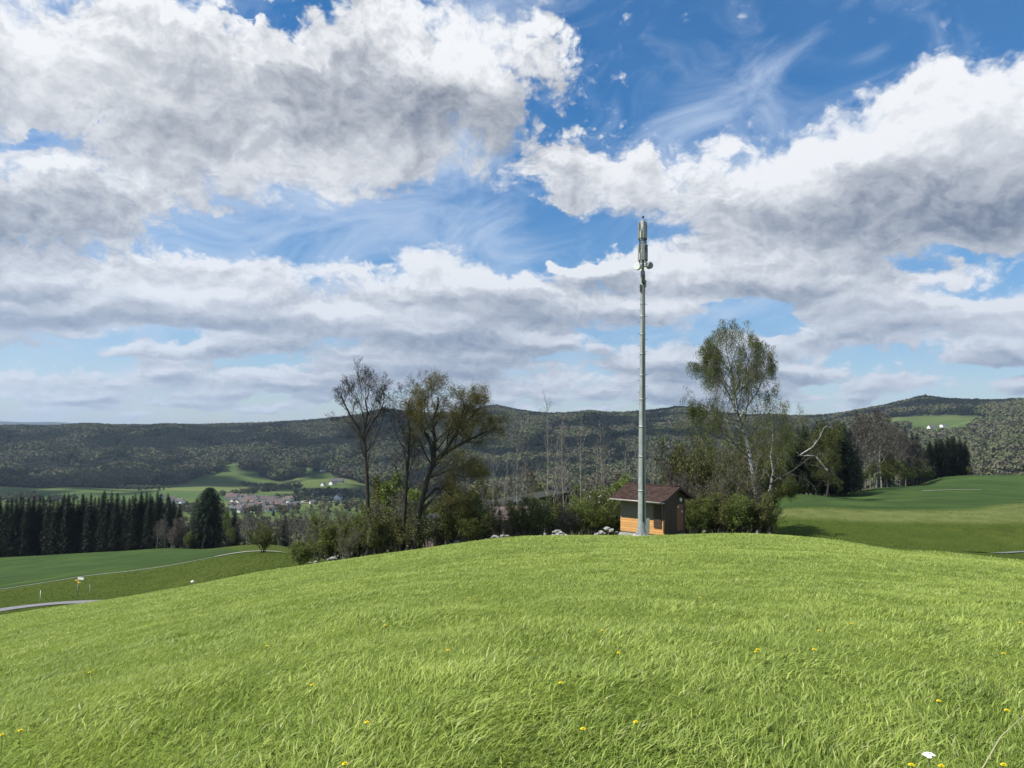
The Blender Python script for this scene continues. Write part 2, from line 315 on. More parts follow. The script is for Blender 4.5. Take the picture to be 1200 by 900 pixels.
def _fit(P_):
    X, Y = _warp(P_[:, 0], P_[:, 1]); s = P_[:, 2] / (np.hypot(P_[:, 0], P_[:, 1]) + 6.0)
    n = len(X); D2 = (X[:, None] - X) ** 2 + (Y[:, None] - Y) ** 2
    K = .5 * D2 * np.log(D2 + 1e-12) + np.eye(n) * 2e-4
    A = np.zeros((n + 3, n + 3)); A[:n, :n] = K; A[:n, n] = 1; A[:n, n + 1] = X; A[:n, n + 2] = Y; A[n:, :n] = A[:n, n:].T
    return X, Y, np.linalg.solve(A, np.concatenate([s, np.zeros(3)]))
_TX, _TY, _TC = _fit(CP)
rs = np.random.RandomState(5)
_W = [(rs.uniform(0, 2 * math.pi), rs.uniform(0, 6.28)) for _ in range(60)]
def wav(x, y, L, n0, n=5):
    """smooth pseudo-random waves of wavelength about L, range about -1..1"""
    o = 0
    for i in range(n):
        a, ph = _W[n0 + i]; l = L * (.7 + .22 * i); o = o + np.sin((x * math.cos(a) + y * math.sin(a)) * 2 * math.pi / l + ph + 1.3 * np.sin((x * math.sin(a) - y * math.cos(a)) * 2 * math.pi / (l * 1.7)))
    return o / n
def height(x, y):
    x = np.asarray(x, float); y = np.asarray(y, float); sh = x.shape; x = x.ravel(); y = y.ravel(); out = np.empty_like(x)
    for i in range(0, len(x), 40000):
        xs, ys = x[i:i + 40000], y[i:i + 40000]; X, Y = _warp(xs, ys)
        D2 = (X[:, None] - _TX) ** 2 + (Y[:, None] - _TY) ** 2
        s = (.5 * D2 * np.log(D2 + 1e-12)) @ _TC[:-3] + _TC[-3] + _TC[-2] * X + _TC[-1] * Y
        r = np.hypot(xs, ys); z = s * (r + 6.0)
        near = np.exp(-(r / 45) ** 2)
        z = z + near * (.05 * wav(xs, ys, 3.1, 0) + .022 * wav(xs, ys, 1.1, 5)) * np.clip(r / 6, 0.3, 1)
        far = np.clip((r - 1900) / 700, 0, 1) * np.clip((7000 - r) / 2000, 0, 1)
        ridge = np.clip((3000 - r) / 500, 0, 1)
        z = z + far * ridge * (24 * wav(xs, ys, 520, 10) + 12 * wav(xs, ys, 230, 15)) + far * 3.5 * wav(xs, ys, 120, 20)
        out[i:i + 40000] = z
    return out.reshape(sh)
def H(x, y): return float(height(np.array([x]), np.array([y]))[0])
def G3(px, d, dz=0.0):
    """ground point below photo column px at forward distance d"""
    v = ray(px, 560); x = v.x / v.y * d; return Vector((x, d, H(x, d) + dz))
def px_of(x, y, z):
    d = np.stack([x, y, z], -1) @ Rinv.T; return 600 - F * d[..., 0] / d[..., 2], 450 + F * d[..., 1] / d[..., 2]
def seg_dist(x, y, pts):
    o = np.full(x.shape, 1e9)
    for (ax, ay), (bx, by) in zip(pts[:-1], pts[1:]):
        dx, dy = bx - ax, by - ay; t = np.clip(((x - ax) * dx + (y - ay) * dy) / (dx * dx + dy * dy), 0, 1)
        o = np.minimum(o, np.hypot(x - ax - t * dx, y - ay - t * dy))
    return o
def inside(x, y, poly):
    c = np.zeros(x.shape, bool); n = len(poly)
    for i in range(n):
        (x1, y1), (x2, y2) = poly[i], poly[(i + 1) % n]
        c ^= ((y1 > y) != (y2 > y)) & (x < (x2 - x1) * (y - y1) / (y2 - y1 + 1e-12) + x1)
    return c
def poly_mask(x, y, poly, soft):
    d = seg_dist(x, y, poly + [poly[0]]); return np.clip(.5 + np.where(inside(x, y, poly), d, -d) / (2 * soft), 0, 1)
def gxy(px, d):
    v = ray(px, 560); return (v.x / v.y * d, d)
# polar sheet
az = np.concatenate([np.arange(-180, -50, 2.5), np.arange(-50, -40, .5), np.arange(-40, 40.01, .11), np.arange(40.5, 50, .5), np.arange(50, 180, 2.5)])
az = np.radians(az)
rr = [0.6]
while rr[-1] < 26000:
    r_ = rr[-1]; rr.append(r_ * (1.035 if r_ < 60 else 1.0085 if r_ < 400 else 1.022 if r_ < 7000 else 1.06))
rr = np.array(rr); na, nr = len(az), len(rr)
RR, AZ_ = np.meshgrid(rr, az, indexing='ij')
TXX, TYY = RR * np.sin(AZ_), RR * np.cos(AZ_); TZ = height(TXX, TYY)
verts = np.concatenate([[[0, 0, -1.6]], np.stack([TXX, TYY, TZ], -1).reshape(-1, 3)])
i_, j_ = np.meshgrid(np.arange(nr - 1), np.arange(na), indexing='ij'); jn = (j_ + 1) % na
quads = np.stack([1 + i_ * na + j_, 1 + i_ * na + jn, 1 + (i_ + 1) * na + jn, 1 + (i_ + 1) * na + j_], -1).reshape(-1, 4)[:, ::-1]
tris = np.stack([np.zeros(na, int), 1 + np.arange(na), 1 + (np.arange(na) + 1) % na], -1)[:, ::-1]
loops = np.concatenate([quads.ravel(), tris.ravel()]); tot = np.concatenate([np.full(len(quads), 4), np.full(len(tris), 3)]); st = np.concatenate([[0], np.cumsum(tot)[:-1]])
# land use, as fields with their own borders
vx, vy = verts[:, 0], verts[:, 1]
WHEAT_L = [gxy(-420, 128), gxy(-300, 118), gxy(0, 116), gxy(110, 117), gxy(200, 118), gxy(270, 121), gxy(295, 125), gxy(262, 190), gxy(215, 262), gxy(100, 284), gxy(0, 288), gxy(-420, 288)]
WHEAT_R = [gxy(860, 105), gxy(905, 106), gxy(1000, 107), gxy(1100, 107.5), gxy(1140, 108), gxy(1190, 122), gxy(1300, 150), gxy(1500, 230), gxy(1400, 330), gxy(1200, 346), gxy(1120, 338), gxy(1060, 300), gxy(990, 205), gxy(930, 172), gxy(860, 160)]
MOWN = [gxy(-500, 160), gxy(-300, 70), gxy(0, 66), gxy(100, 65), gxy(200, 64), gxy(350, 60), gxy(450, 60), gxy(600, 60), gxy(750, 62), gxy(880, 57), gxy(1000, 52), gxy(1100, 50), gxy(1200, 45), gxy(1500, 40), (60, -20), (0, -60), (-80, -20)]
m_wheat = np.maximum(poly_mask(vx, vy, WHEAT_L, .8), poly_mask(vx, vy, WHEAT_R, .8))
m_mown = poly_mask(vx, vy, MOWN, .7)
# forest on the far slopes, with clearings
def forest_mask(x, y):
    r = np.hypot(x, y); z = height(x, y); px, py = px_of(x, y, z)
    n = wav(x, y, 300, 25) * .5 + wav(x, y, 110, 30) * .3
    lo = np.interp(px, [-300, 0, 60, 110, 150, 190, 230, 280, 330, 380, 440, 520, 600, 700, 800, 900, 1000, 1200], [2150, 2180, 2160, 2080, 2150, 2180, 2260, 2350, 2250, 2300, 1950, 1500, 1250, 1150, 1150, 1150, 1150, 600])
    m = np.clip((r - lo) / 60 + n * 1.2, 0, 1)
    def hole(cx, cy, rx, ry, wob=.25):
        return np.clip(1.6 - 1.6 * np.sqrt(((px - cx) / rx) ** 2 + ((py - cy) / ry) ** 2) + n * wob, 0, 1) * 1.8
    for h in HOLES: m = m * (1 - np.clip(hole(*h), 0, 1))
    back = (y < 600); m = np.where(back, 0, m)
    m = np.where(r > 7500, 0, m)
    return m
HOLES = [(10, 523, 12, 4), (120, 513, 10, 3.0), (330, 506, 16, 3.0), (338, 511, 10, 3), (665, 499, 34, 3.6), (640, 513, 14, 4.5), (690, 496, 20, 2.5), (1100, 497, 72, 12, .08), (1125, 494, 44, 9, .08), (1060, 496, 46, 8.5, .08), (1100, 507, 40, 10), (1120, 508, 24, 7), (1195, 515, 10, 3), (288, 556, 22, 6), (270, 547, 14, 6), (375, 560, 22, 9), (355, 552, 14, 5), (15, 566, 16, 6), (1165, 553, 7, 4)]
m_for = forest_mask(vx, vy)
STRIP = [gxy(870, 96), gxy(1000, 97), gxy(1100, 97), gxy(1200, 96), gxy(1500, 100), gxy(1500, 150), gxy(1300, 149), gxy(1190, 121), gxy(1140, 107), gxy(1000, 106), gxy(870, 104)]
m_strip = poly_mask(vx, vy, STRIP, 1.4)
me = np_mesh('ground', verts, loops, st, tot, True, dict(wheat=('POINT', m_wheat), mown=('POINT', m_mown), forest=('POINT', m_for), strip=('POINT', m_strip)))

def mat(name): 
    m = bpy.data.materials.new(name); m.use_nodes = True; t = NT(m.node_tree); b = t.N.get('Principled BSDF'); return m, t, b
mg, t, b = mat('ground')
geo = t.n('ShaderNodeNewGeometry'); pos = geo.outputs['Position']
def attr(t, nm): return t.n('ShaderNodeAttribute', dict(attribute_name=nm)).outputs['Fac']
n1 = t.noise(pos, .35, 6, .6); n2 = t.noise(pos, .045, 4, .55); n3 = t.noise(pos, 5.0, 5, .7); nf = t.noise(pos, .0035, 5, .55)
rough = t.mix(t.mr(n1, .35, .65), (.052, .078, .015), (.115, .138, .028))
rough = t.mix(t.mr(n2, .35, .65), rough, (.075, .112, .020))
rough = t.mix(t.m('MULTIPLY', n3, .5), rough, (.030, .045, .010))
mown = t.mix(t.mr(n1, .3, .7), (.13, .185, .034), (.185, .245, .046))
# valley farmland: broad parcels of different greens
vor = t.n('ShaderNodeTexVoronoi', dict(feature='F1'), Vector=t.v('MULTIPLY', pos, (.0042, .0085, 0)), Scale=1.0)
vs = t.n('ShaderNodeSeparateColor', None, i0=vor.outputs['Color']).outputs[0]
farm = t.mix(t.mr(vs, .15, .85), (.052, .092, .028), (.108, .136, .044)); farm = t.mix(t.mr(nf, .4, .7), farm, (.05, .08, .02))
dist = t.v('LENGTH', pos)
farf = t.mr(dist, 420, 700)
base = t.mix(farf, rough, farm)
# sown wheat with drill rows and tramlines
sxy = t.n('ShaderNodeSeparateXYZ', None, i0=pos)
row = t.m('ADD', t.m('MULTIPLY', sxy.outputs[0], -.10), sxy.outputs[1])
tr = t.m('ABSOLUTE', t.m('SUBTRACT', t.m('FRACT', t.m('DIVIDE', t.m('ADD', row, t.m('MULTIPLY', n2, 6.0)), 12.0)), .5))
wheat = t.mix(t.mr(n2, .3, .7), (.046, .082, .021), (.088, .138, .038))
wheat = t.mix(t.mr(n3, .3, .7, 0, .5), wheat, (.020, .046, .014))
pt = t.noise(pos, .12, 4, .6); wheat = t.mix(t.mr(pt, .40, .66), wheat, (.040, .070, .024))
wheat = t.mix(t.mr(tr, .455, .49, 0, .9), wheat, (.022, .036, .014))
base = t.mix(attr(t, 'wheat'), base, wheat)
base = t.mix(t.m('MULTIPLY', attr(t, 'strip'), t.mr(n1, .3, .6, .45, 1)), base, (.150, .175, .060))
base = t.mix(attr(t, 'mown'), base, mown)
base = t.mix(attr(t, 'forest'), base, (.030, .030, .018))
t.L.new(base, b.inputs['Base Color']); b.inputs['Roughness'].default_value = .9; b.inputs['Specular IOR Level'].default_value = .03
bp = t.n('ShaderNodeBump', None, Strength=.9, Distance=.35, Height=t.m('ADD', n3, t.m('MULTIPLY', n1, 1.5)))
t.L.new(bp.outputs[0], b.inputs['Normal'])
tag(link('ground', me, mg), kind='structure')

# distant blue ridge on the horizon
mf, t, b = mat('distant_hills'); b.inputs['Base Color'].default_value = (.022, .035, .045, 1); b.inputs['Roughness'].default_value = 1
N_ = 220; vv = []; ff = []
for i in range(N_ + 1):
    px = -900 + 1300 * i / N_; d = 9500
    top = np.interp(px, [-900, -400, 0, 60, 110, 160, 200, 400], [488, 490, 493.6, 494.5, 497, 500, 504, 508]) + .5 * math.sin(i * .21) + .3 * math.sin(i * .53)
    a = P(px, top, d); f0 = P(px, 530, d - 2500); b_ = P(px, 530, d + 1200)
    vv += [f0, a + Vector((0, -200, -20)), a, b_]
for i in range(N_):
    for k in range(3): ff.append((i * 4 + k, (i + 1) * 4 + k, (i + 1) * 4 + k + 1, i * 4 + k + 1))
mb = MB(); mb.add(vv, ff, True); tag(mb.build('distant_hills', mf), kind='structure')
# ---------------------------------------------------------------- vegetation materials
def bark(name, c1, c2, scale=6, band=False):
    m, t, b = mat(name); tcx = t.n('ShaderNodeTexCoord'); o = tcx.outputs['Object']
    v = t.v('MULTIPLY', o, (1, 1, 5 if band else .35)); n = t.noise(v, scale, 6, .65)
    c = t.mix(t.mr(n, .42, .60), c1, c2)
    if band:
        n2 = t.noise(t.v('MULTIPLY', o, (1, 1, 2.5)), 1.6, 3, .6); c = t.mix(t.mr(n2, .52, .60), c, (.035, .032, .030))
    t.L.new(c, b.inputs['Base Color']); b.inputs['Roughness'].default_value = .9
    t.L.new(t.n('ShaderNodeBump', None, Strength=.7, Distance=.03, Height=n).outputs[0], b.inputs['Normal']); return m
def leaf(name, c1, c2, trans=.35, scale=.9, rnd=.25):
    m, t, b = mat(name); tcx = t.n('ShaderNodeTexCoord'); n = t.noise(tcx.outputs['Object'], scale, 4, .7)
    n2 = t.noise(tcx.outputs['Object'], scale * 9, 2, .6)
    oi = t.n('ShaderNodeObjectInfo')
    c = t.mix(t.mr(t.m('MULTIPLY_ADD', n2, .5, t.m('MULTIPLY', n, .5)), .36, .64), c1, c2)
    c = t.n('ShaderNodeHueSaturation', None, Hue=t.m('MULTIPLY_ADD', oi.outputs['Random'], .03, .485), Value=t.m('MULTIPLY_ADD', oi.outputs['Random'], 2 * rnd, 1 - rnd), Color=c).outputs[0]
    t.L.new(c, b.inputs['Base Color']); b.inputs['Roughness'].default_value = .6; b.inputs['Specular IOR Level'].default_value = .25
    tr = t.n('ShaderNodeBsdfTranslucent', None, Color=c); mx = t.n('ShaderNodeMixShader', None, i0=trans)
    t.L.new(b.outputs[0], mx.inputs[1]); t.L.new(tr.outputs[0], mx.inputs[2])
    t.L.new(mx.outputs[0], t.N['Material Output'].inputs[0]); return m
M = dict(
 bark=bark('bark', (.040, .033, .026), (.018, .015, .012)), greybark=bark('grey_bark', (.15, .14, .12), (.08, .072, .06)),
 birch=bark('birch_bark', (.50, .49, .46), (.30, .29, .27), 5, True), palebark=bark('pale_bark', (.27, .255, .215), (.15, .14, .115)),
 bud=leaf('bud_leaves', (.19, .175, .048), (.11, .098, .032), .35), rust=leaf('rusty_buds', (0.160, 0.093, 0.042), (0.096, 0.058, 0.029), .25),
 birchleaf=leaf('birch_leaves', (0.168, 0.208, 0.045), (0.080, 0.109, 0.029), .4), fresh=leaf('fresh_leaves', (.165, .205, .040), (.085, .108, .024), .4),
 olive=leaf('olive_leaves', (.150, .160, .042), (.078, .084, .026), .35), willow=leaf('willow_leaves', (.155, .185, .040), (.080, .095, .024), .4),
 needle=leaf('spruce_needles', (.012, .024, .009), (.006, .012, .005), .08, .7, .3), twig=leaf('bare_twigs', (.090, .074, .055), (.050, .041, .032), .1, .5),
 paletwig=leaf('pale_twigs', (.10, .088, .062), (.055, .048, .034), .15, .5), blossom=leaf('blossom', (1.040, 0.992, 0.832), (0.640, 0.640, 0.480), .3))

# ---------------------------------------------------------------- tree growing
def rot_to(d, ang, az):
    d = d.normalized(); a = d.cross(Vector((0, 0, 1)) if abs(d.z) < .9 else Vector((1, 0, 0))).normalized(); b = d.cross(a)
    return (d * math.cos(ang) + (a * math.cos(az) + b * math.sin(az)) * math.sin(ang)).normalized()
class Grow:
    def __init__(s, seed, **k):
        s.r = random.Random(seed); s.lines = []; s.anch = []
        s.k = dict(n=(12, 7, 6, 5), ratio=(.5, .5, .5, .5), ang=(50, 45, 45, 45), up=(.05, .10, .05, 0), wig=(.12, .2, .25, .3), t0=(.35, .25, .2, .15), steps=(9, 6, 5, 3), leafl=3, levels=4, rr=.55, minr=.008, jl=.25)
        s.k.update(k)
    def grow(s, p, d, L, r, lev, path=None):
        k = s.k; rg = s.r; st = k['steps'][min(lev, len(k['steps']) - 1)]; pts = [p.copy()]; rad = [r]
        if path:
            pts = [Vector(q) for q in path]; n = len(pts); rad = [max(r * (1 - .85 * i / (n - 1)), k['minr']) for i in range(n)]
        else:
            tip = max(r * .25, k['minr'] * .7)
            for i in range(st):
                w_ = k['wig'][min(lev, 3)]
                d = (d + Vector((rg.uniform(-w_, w_), rg.uniform(-w_, w_), rg.uniform(-w_, w_) + k['up'][min(lev, 3)]))).normalized()
                p = p + d * (L / st); pts.append(p.copy()); rad.append(r + (tip - r) * (i + 1) / st)
        s.lines.append((pts, rad, lev))
        if lev >= k['leafl'] - 0: s.anch.append((pts, lev))
        if lev >= k['levels'] - 1: return
        n = k['n'][min(lev, 3)]; az = rg.uniform(0, 6.28); m = len(pts) - 1
        tot = sum((pts[i + 1] - pts[i]).length for i in range(m))
        for i in range(n):
            t = k['t0'][min(lev, 3)] + (1 - k['t0'][min(lev, 3)]) * (i + rg.uniform(.1, .9)) / n; t = min(t, .995)
            q = t * m; a = int(q); f = q - a; pos = pts[a].lerp(pts[a + 1], f); dd = (pts[a + 1] - pts[a]).normalized(); rr_ = rad[a] + (rad[a + 1] - rad[a]) * f
            az += 2.4 + rg.uniform(-.5, .5)
            cl = tot * k['ratio'][min(lev, 3)] * (1.2 - .72 * t) * rg.uniform(1 - k['jl'], 1 + k['jl'])
            cd_ = rot_to(dd, R(k['ang'][min(lev, 3)] * (1.1 - .35 * t) * rg.uniform(.75, 1.25)), az)
            s.grow(pos, cd_, cl, max(rr_ * k['rr'], k['minr']), lev + 1)
    def droop(s, amt, zref=0):
        pass
def tubes_mesh(name, lines, thick=1.0):
    V = []; Fq = []; nb = 0
    for pts, rad, lev in lines:
        n = 8 if lev == 0 else 5 if lev == 1 else 3
        P_ = np.array([tuple(q) for q in pts]); m = len(P_); Rr = np.array(rad)[:, None, None] * thick
        Tn = np.empty_like(P_); Tn[1:-1] = P_[2:] - P_[:-2]; Tn[0] = P_[1] - P_[0]; Tn[-1] = P_[-1] - P_[-2]
        ref = np.array([.31, .95, .07]) if abs(Tn[0, 1]) < .9 * np.linalg.norm(Tn[0]) else np.array([.9, .1, .3])
        A = np.cross(Tn, ref); A /= np.linalg.norm(A, axis=1)[:, None] + 1e-9; B = np.cross(Tn, A); B /= np.linalg.norm(B, axis=1)[:, None] + 1e-9
        th = np.arange(n) * 2 * math.pi / n
        ring = P_[:, None, :] + Rr * (A[:, None, :] * np.cos(th)[None, :, None] + B[:, None, :] * np.sin(th)[None, :, None])
        V.append(ring.reshape(-1, 3)); i, j = np.meshgrid(np.arange(m - 1), np.arange(n), indexing='ij'); jn = (j + 1) % n
        Fq.append(nb + np.stack([i * n + j, (i + 1) * n + j, (i + 1) * n + jn, i * n + jn], -1).reshape(-1, 4)); nb += m * n
    V = np.concatenate(V); Fq = np.concatenate(Fq)
    return np_mesh(name, V, Fq.ravel(), np.arange(len(Fq)) * 4, np.full(len(Fq), 4), True)
def quads_mesh(name, C, A, B):
    """leaf quads: centres C, half axes A and B (n,3)"""
    V = np.stack([C - A, C - B * .9 + A * .1, C + A, C + B * .9 + A * .1], 1).reshape(-1, 3); n = len(C)
    return np_mesh(name, V, np.arange(n * 4), np.arange(n) * 4, np.full(n, 4))
def leaves_mesh(name, anch, per, size, spread, seed, hang=0.0, aspect=.55):
    rs_ = np.random.RandomState(seed); Pt = []
    for pts, lev in anch:
        P_ = np.array([tuple(q) for q in pts]); n = rs_.poisson(per)
        if n == 0: continue
        t = rs_.uniform(.1, 1, n) * (len(P_) - 1); a = np.minimum(t.astype(int), len(P_) - 2); f = (t - a)[:, None]
        Pt.append(P_[a] * (1 - f) + P_[a + 1] * f)
    C = np.concatenate(Pt); n = len(C); C = C + rs_.normal(0, spread, (n, 3)); C[:, 2] -= np.abs(rs_.normal(0, hang, n)) if hang else 0
    d = rs_.normal(0, 1, (n, 3)); d[:, 2] -= 1.2 if hang else 0; d /= np.linalg.norm(d, axis=1)[:, None]; e = np.cross(d, rs_.normal(0, 1, (n, 3))); e /= np.linalg.norm(e, axis=1)[:, None]
    s_ = size * rs_.uniform(.6, 1.3, (n, 1)); return quads_mesh(name, C, d * s_ * .5, e * s_ * .5 * aspect)
def tree(name, loc, g, bark_m, leaf_m, per, size, spread, seed, hang=0, thick=.8, extra=None, tname='trunk', aspect=.55, **k):
    root = empty(name, loc, 0, **k)
    if bark_m is M['birch']:
        link(tname, tubes_mesh(tname, [l for l in g.lines if l[2] <= 0], thick), bark_m, root); link('branches', tubes_mesh('branches', [l for l in g.lines if l[2] > 0], thick), M['greybark'], root)
    else: link(tname, tubes_mesh(tname, g.lines, thick), bark_m, root)
    if per: link('crown', leaves_mesh('crown', g.anch, per, size, spread, seed, hang, aspect), leaf_m, root)
    return root
def rel(px, row, d, base):   # point of a trunk seen at a pixel, relative to its base
    return P(px, row, d) - base

UPV = Vector((0, 0, 1))
# bare ash on the left
b0 = G3(433, 59, -.2)
g = Grow(3, n=(15, 9, 8, 6), ratio=(.33, .52, .52, .52), ang=(56, 44, 40, 40), up=(0, .13, .07, .02), t0=(.36, .2, .15, .1), wig=(.1, .16, .2, .25), levels=5, leafl=3, rr=.40, minr=.007)
path = [Vector((0, 0, 0))] + [rel(x, y, 59, b0) for x, y in ((435, 625), (431, 590), (430, 560), (428, 530), (427, 505), (431, 484), (428, 470), (433, 460))]
g.grow(b0 * 0, UPV, 15, .27, 0, path)
g2p = [rel(x, y, 59, b0) for x, y in ((429, 525), (421, 503), (410, 486), (404, 474), (400, 464), (402, 456))]
g.k['t0'] = (.2, .25, .15, .1); g.k['n'] = (8, 7, 7, 6); g.grow(b0 * 0, UPV, 6, .15, 0, g2p)
g.grow(b0 * 0, UPV, 6, .12, 0, [rel(x, y, 59, b0) for x, y in ((428, 512), (437, 494), (446, 482), (450, 470), (449, 460))])
tree('bare_ash_tree', b0, g, M['bark'], M['twig'], .35, .06, .05, 1, label='tall bare ash with dark trunk, leftmost of three big trees on the meadow edge', cat='tree', group='three big trees on the meadow edge')
# slim middle tree
b0 = G3(473, 61, -.2)
g = Grow(8, n=(19, 7, 7, 5), ratio=(.30, .52, .52, .5), ang=(46, 42, 42, 42), up=(0, .14, .08, 0), t0=(.28, .2, .15, .1), wig=(.1, .2, .26, .3), levels=5, leafl=3, rr=.40, minr=.008)
g.grow(b0 * 0, UPV, 14, .24, 0, [Vector((0, 0, 0))] + [rel(x, y, 61, b0) for x, y in ((473, 620), (475, 590), (477, 560), (479, 530), (480, 505), (477, 485), (480, 468))])
tree('budding_tree', b0, g, M['bark'], M['rust'], .8, .07, .07, 2, label='slim tree with rusty buds, in the middle of the three big trees', cat='tree', group='three big trees on the meadow edge')
# broad oak
b0 = G3(489, 60, -.2)
g = Grow(21, n=(12, 8, 7, 6), ratio=(.33, .52, .52, .5), ang=(54, 44, 45, 45), up=(0, .10, .05, 0), t0=(.35, .25, .2, .1), wig=(.12, .26, .32, .35), levels=5, leafl=3, rr=.44, minr=.008)
g.grow(b0 * 0, UPV, 14, .40, 0, [Vector((0, 0, 0))] + [rel(x, y, 60, b0) for x, y in ((488, 615), (493, 590), (500, 565), (508, 540), (510, 515), (506, 495), (512, 480), (514, 466))])
g.k['t0'] = (.22, .2, .2, .1); g.k['ratio'] = (.44, .5, .52, .5); g.k['n'] = (10, 8, 6, 5)
for pts_, r_ in (([(507, 543), (522, 528), (535, 508), (541, 494), (544, 478), (542, 466)], .24), ([(512, 537), (530, 526), (550, 515), (566, 508), (580, 500)], .21), ([(508, 545), (505, 522), (497, 505), (492, 486), (488, 472)], .2),
                ([(527, 520), (538, 502), (552, 490), (562, 478), (564, 468)], .17), ([(494, 590), (510, 573), (522, 573), (535, 588), (546, 592)], .14), ([(494, 598), (508, 584), (520, 586), (532, 600), (545, 602)], .13), ([(502, 560), (524, 552), (545, 560), (560, 553)], .13)):
    dy = random.Random(int(pts_[1][0])).uniform(-1.2, 1.2)
    g.grow(b0 * 0, UPV, 6, r_, 0, [rel(x, y, 60 + dy * i / 4, b0) for i, (x, y) in enumerate(pts_)])
tree('oak_tree', b0, g, M['bark'], M['bud'], 2.8, .085, .22, 3, label='broad oak with brownish green spring leaves, rightmost of the three big trees', cat='tree', group='three big trees on the meadow edge')
# tall birch
b0 = G3(888, 68, -.2)
g = Grow(5, n=(26, 7, 7, 6), ratio=(.29, .48, .52, .55), ang=(54, 45, 45, 40), up=(0, .06, -.16, -.60), t0=(.22, .2, .15, .1), wig=(.08, .16, .2, .2), steps=(9, 6, 5, 5), levels=5, leafl=3, rr=.45, minr=.010)
g.grow(b0 * 0, UPV, 20, .27, 0, [Vector((0, 0, 0))] + [rel(x, y, 68, b0) for x, y in ((887, 585), (881, 548), (876, 520), (870, 500), (860, 478), (860, 452), (858, 435), (852, 415), (850, 398))])
g.k['t0'] = (.2, .2, .15, .1); g.k['n'] = (8, 7, 7, 6); g.k['ratio'] = (.40, .45, .5, .55)
for pts_, r_ in (([(862, 478), (848, 450), (836, 434), (822, 424)], .12), ([(861, 462), (872, 436), (880, 416), (884, 400)], .12), ([(866, 490), (886, 462), (896, 440), (900, 425)], .1), ([(872, 505), (850, 492), (830, 482), (815, 478)], .08), ([(859, 440), (842, 418), (830, 404)], .09)):
    g.grow(b0 * 0, UPV, 6, r_, 0, [rel(x, y, 68 + i * .3, b0) for i, (x, y) in enumerate(pts_)])
tree('birch_tree', b0, g, M['birch'], M['birchleaf'], 3.8, .085, .14, 4, hang=.55, label='tall birch with white trunk and airy drooping crown, right of the hut', cat='tree')
# white-stemmed tree beside the birch
b0 = G3(903, 76, -.2)
g = Grow(15, n=(15, 7, 6, 5), ratio=(.50, .45, .5, .55), ang=(50, 45, 45, 40), up=(0, .05, -.15, -.5), t0=(.3, .2, .15, .1), steps=(9, 6, 5, 4), levels=5, leafl=3, rr=.45, minr=.010)
g.grow(b0 * 0, UPV, 12, .22, 0, [Vector((0, 0, 0))] + [rel(x, y, 76, b0) for x, y in ((897, 592), (903, 570), (906, 553), (903, 535), (906, 515), (904, 495))])
g.grow(b0 * 0, UPV, 4, .08, 0, [rel(x, y, 76, b0) for x, y in ((905, 556), (912, 561), (921, 562), (926, 570))])
tree('white_stemmed_tree', b0, g, M['birch'], M['willow'], 3.6, .11, .16, 5, hang=.4, label='low green tree with crooked white stem, just right of the tall birch', cat='tree')
b0 = G3(968, 166, -.3)
g = Grow(19, n=(16, 7, 6, 5), ratio=(.42, .45, .5, .55), ang=(52, 45, 45, 40), up=(0, .05, -.15, -.5), t0=(.2, .2, .15, .1), steps=(9, 6, 5, 4), levels=5, leafl=3, rr=.45, minr=.02)
g.grow(b0 * 0, UPV, 10, .34, 0, [Vector((0, 0, 0))] + [rel(x, y, 166, b0) for x, y in ((970, 575), (972, 555), (970, 535), (968, 518), (972, 505))])
root = tree('weeping_tree', b0, g, M['bark'], M['willow'], 3.2, .26, .3, 6, hang=.6, label='green weeping tree with a bare pale limb, left of the spruces at the field', cat='tree')
gg = Grow(4, n=(4, 3, 3, 2), ratio=(.22, .4, .4, .4), levels=3, minr=.03); gg.grow(b0 * 0, UPV, 5, .19, 0, [rel(x, y, 162, b0) for x, y in ((970, 552), (955, 534), (935, 534))]); gg.grow(b0 * 0, UPV, 5, .16, 0, [rel(x, y, 161, b0) for x, y in ((938, 533), (952, 524), (961, 512), (966, 500))])
link('limb', tubes_mesh('limb', gg.lines), M['birch'], root)

# ---- bare slender trees between the oak and the mast
def slender(seed, h, n=18):
    g = Grow(seed, n=(n, 4, 4, 3), ratio=(.20, .5, .5, .5), ang=(42, 42, 40, 40), up=(.03, .22, .12, .05), t0=(.30, .25, .2, .1), wig=(.045, .14, .2, .3), steps=(10, 5, 4, 3), levels=4, leafl=3, rr=.42, minr=.011)
    g.grow(Vector((0, 0, 0)), UPV, h, .005 * h + .035, 0); return g
protos = []
ORD = 'first second third fourth fifth sixth seventh eighth ninth tenth eleventh twelfth thirteenth fourteenth fifteenth sixteenth seventeenth eighteenth nineteenth twentieth'.split()
def ordn(i):
    if i < 20: return ORD[i]
    t_ = (i + 1) // 10; u = (i + 1) % 10; tn = {2: 'twent', 3: 'thirt', 4: 'fort', 5: 'fift', 6: 'sixt', 7: 'sevent', 8: 'eight', 9: 'ninet'}[t_]
    return tn + 'ieth' if u == 0 else tn + 'y-' + ORD[u - 1]
SL = [(563, 76, 11), (577, 84, 12.5), (592, 80, 11.5), (606, 78, 12), (623, 82, 14), (638, 76, 15), (648, 88, 14), (661, 78, 14), (668, 90, 15), (679, 80, 14.5), (694, 92, 14), (708, 82, 14.5), (714, 88, 15), (733, 90, 13), (742, 84, 12), (768, 86, 12.5), (784, 92, 13), (797, 88, 12), (524, 82, 10), (545, 90, 12)]
SL = [(a_, b_, c_ * (.98 if a_ == 638 else .90)) for a_, b_, c_ in SL]; SL.sort(); sp_ = []
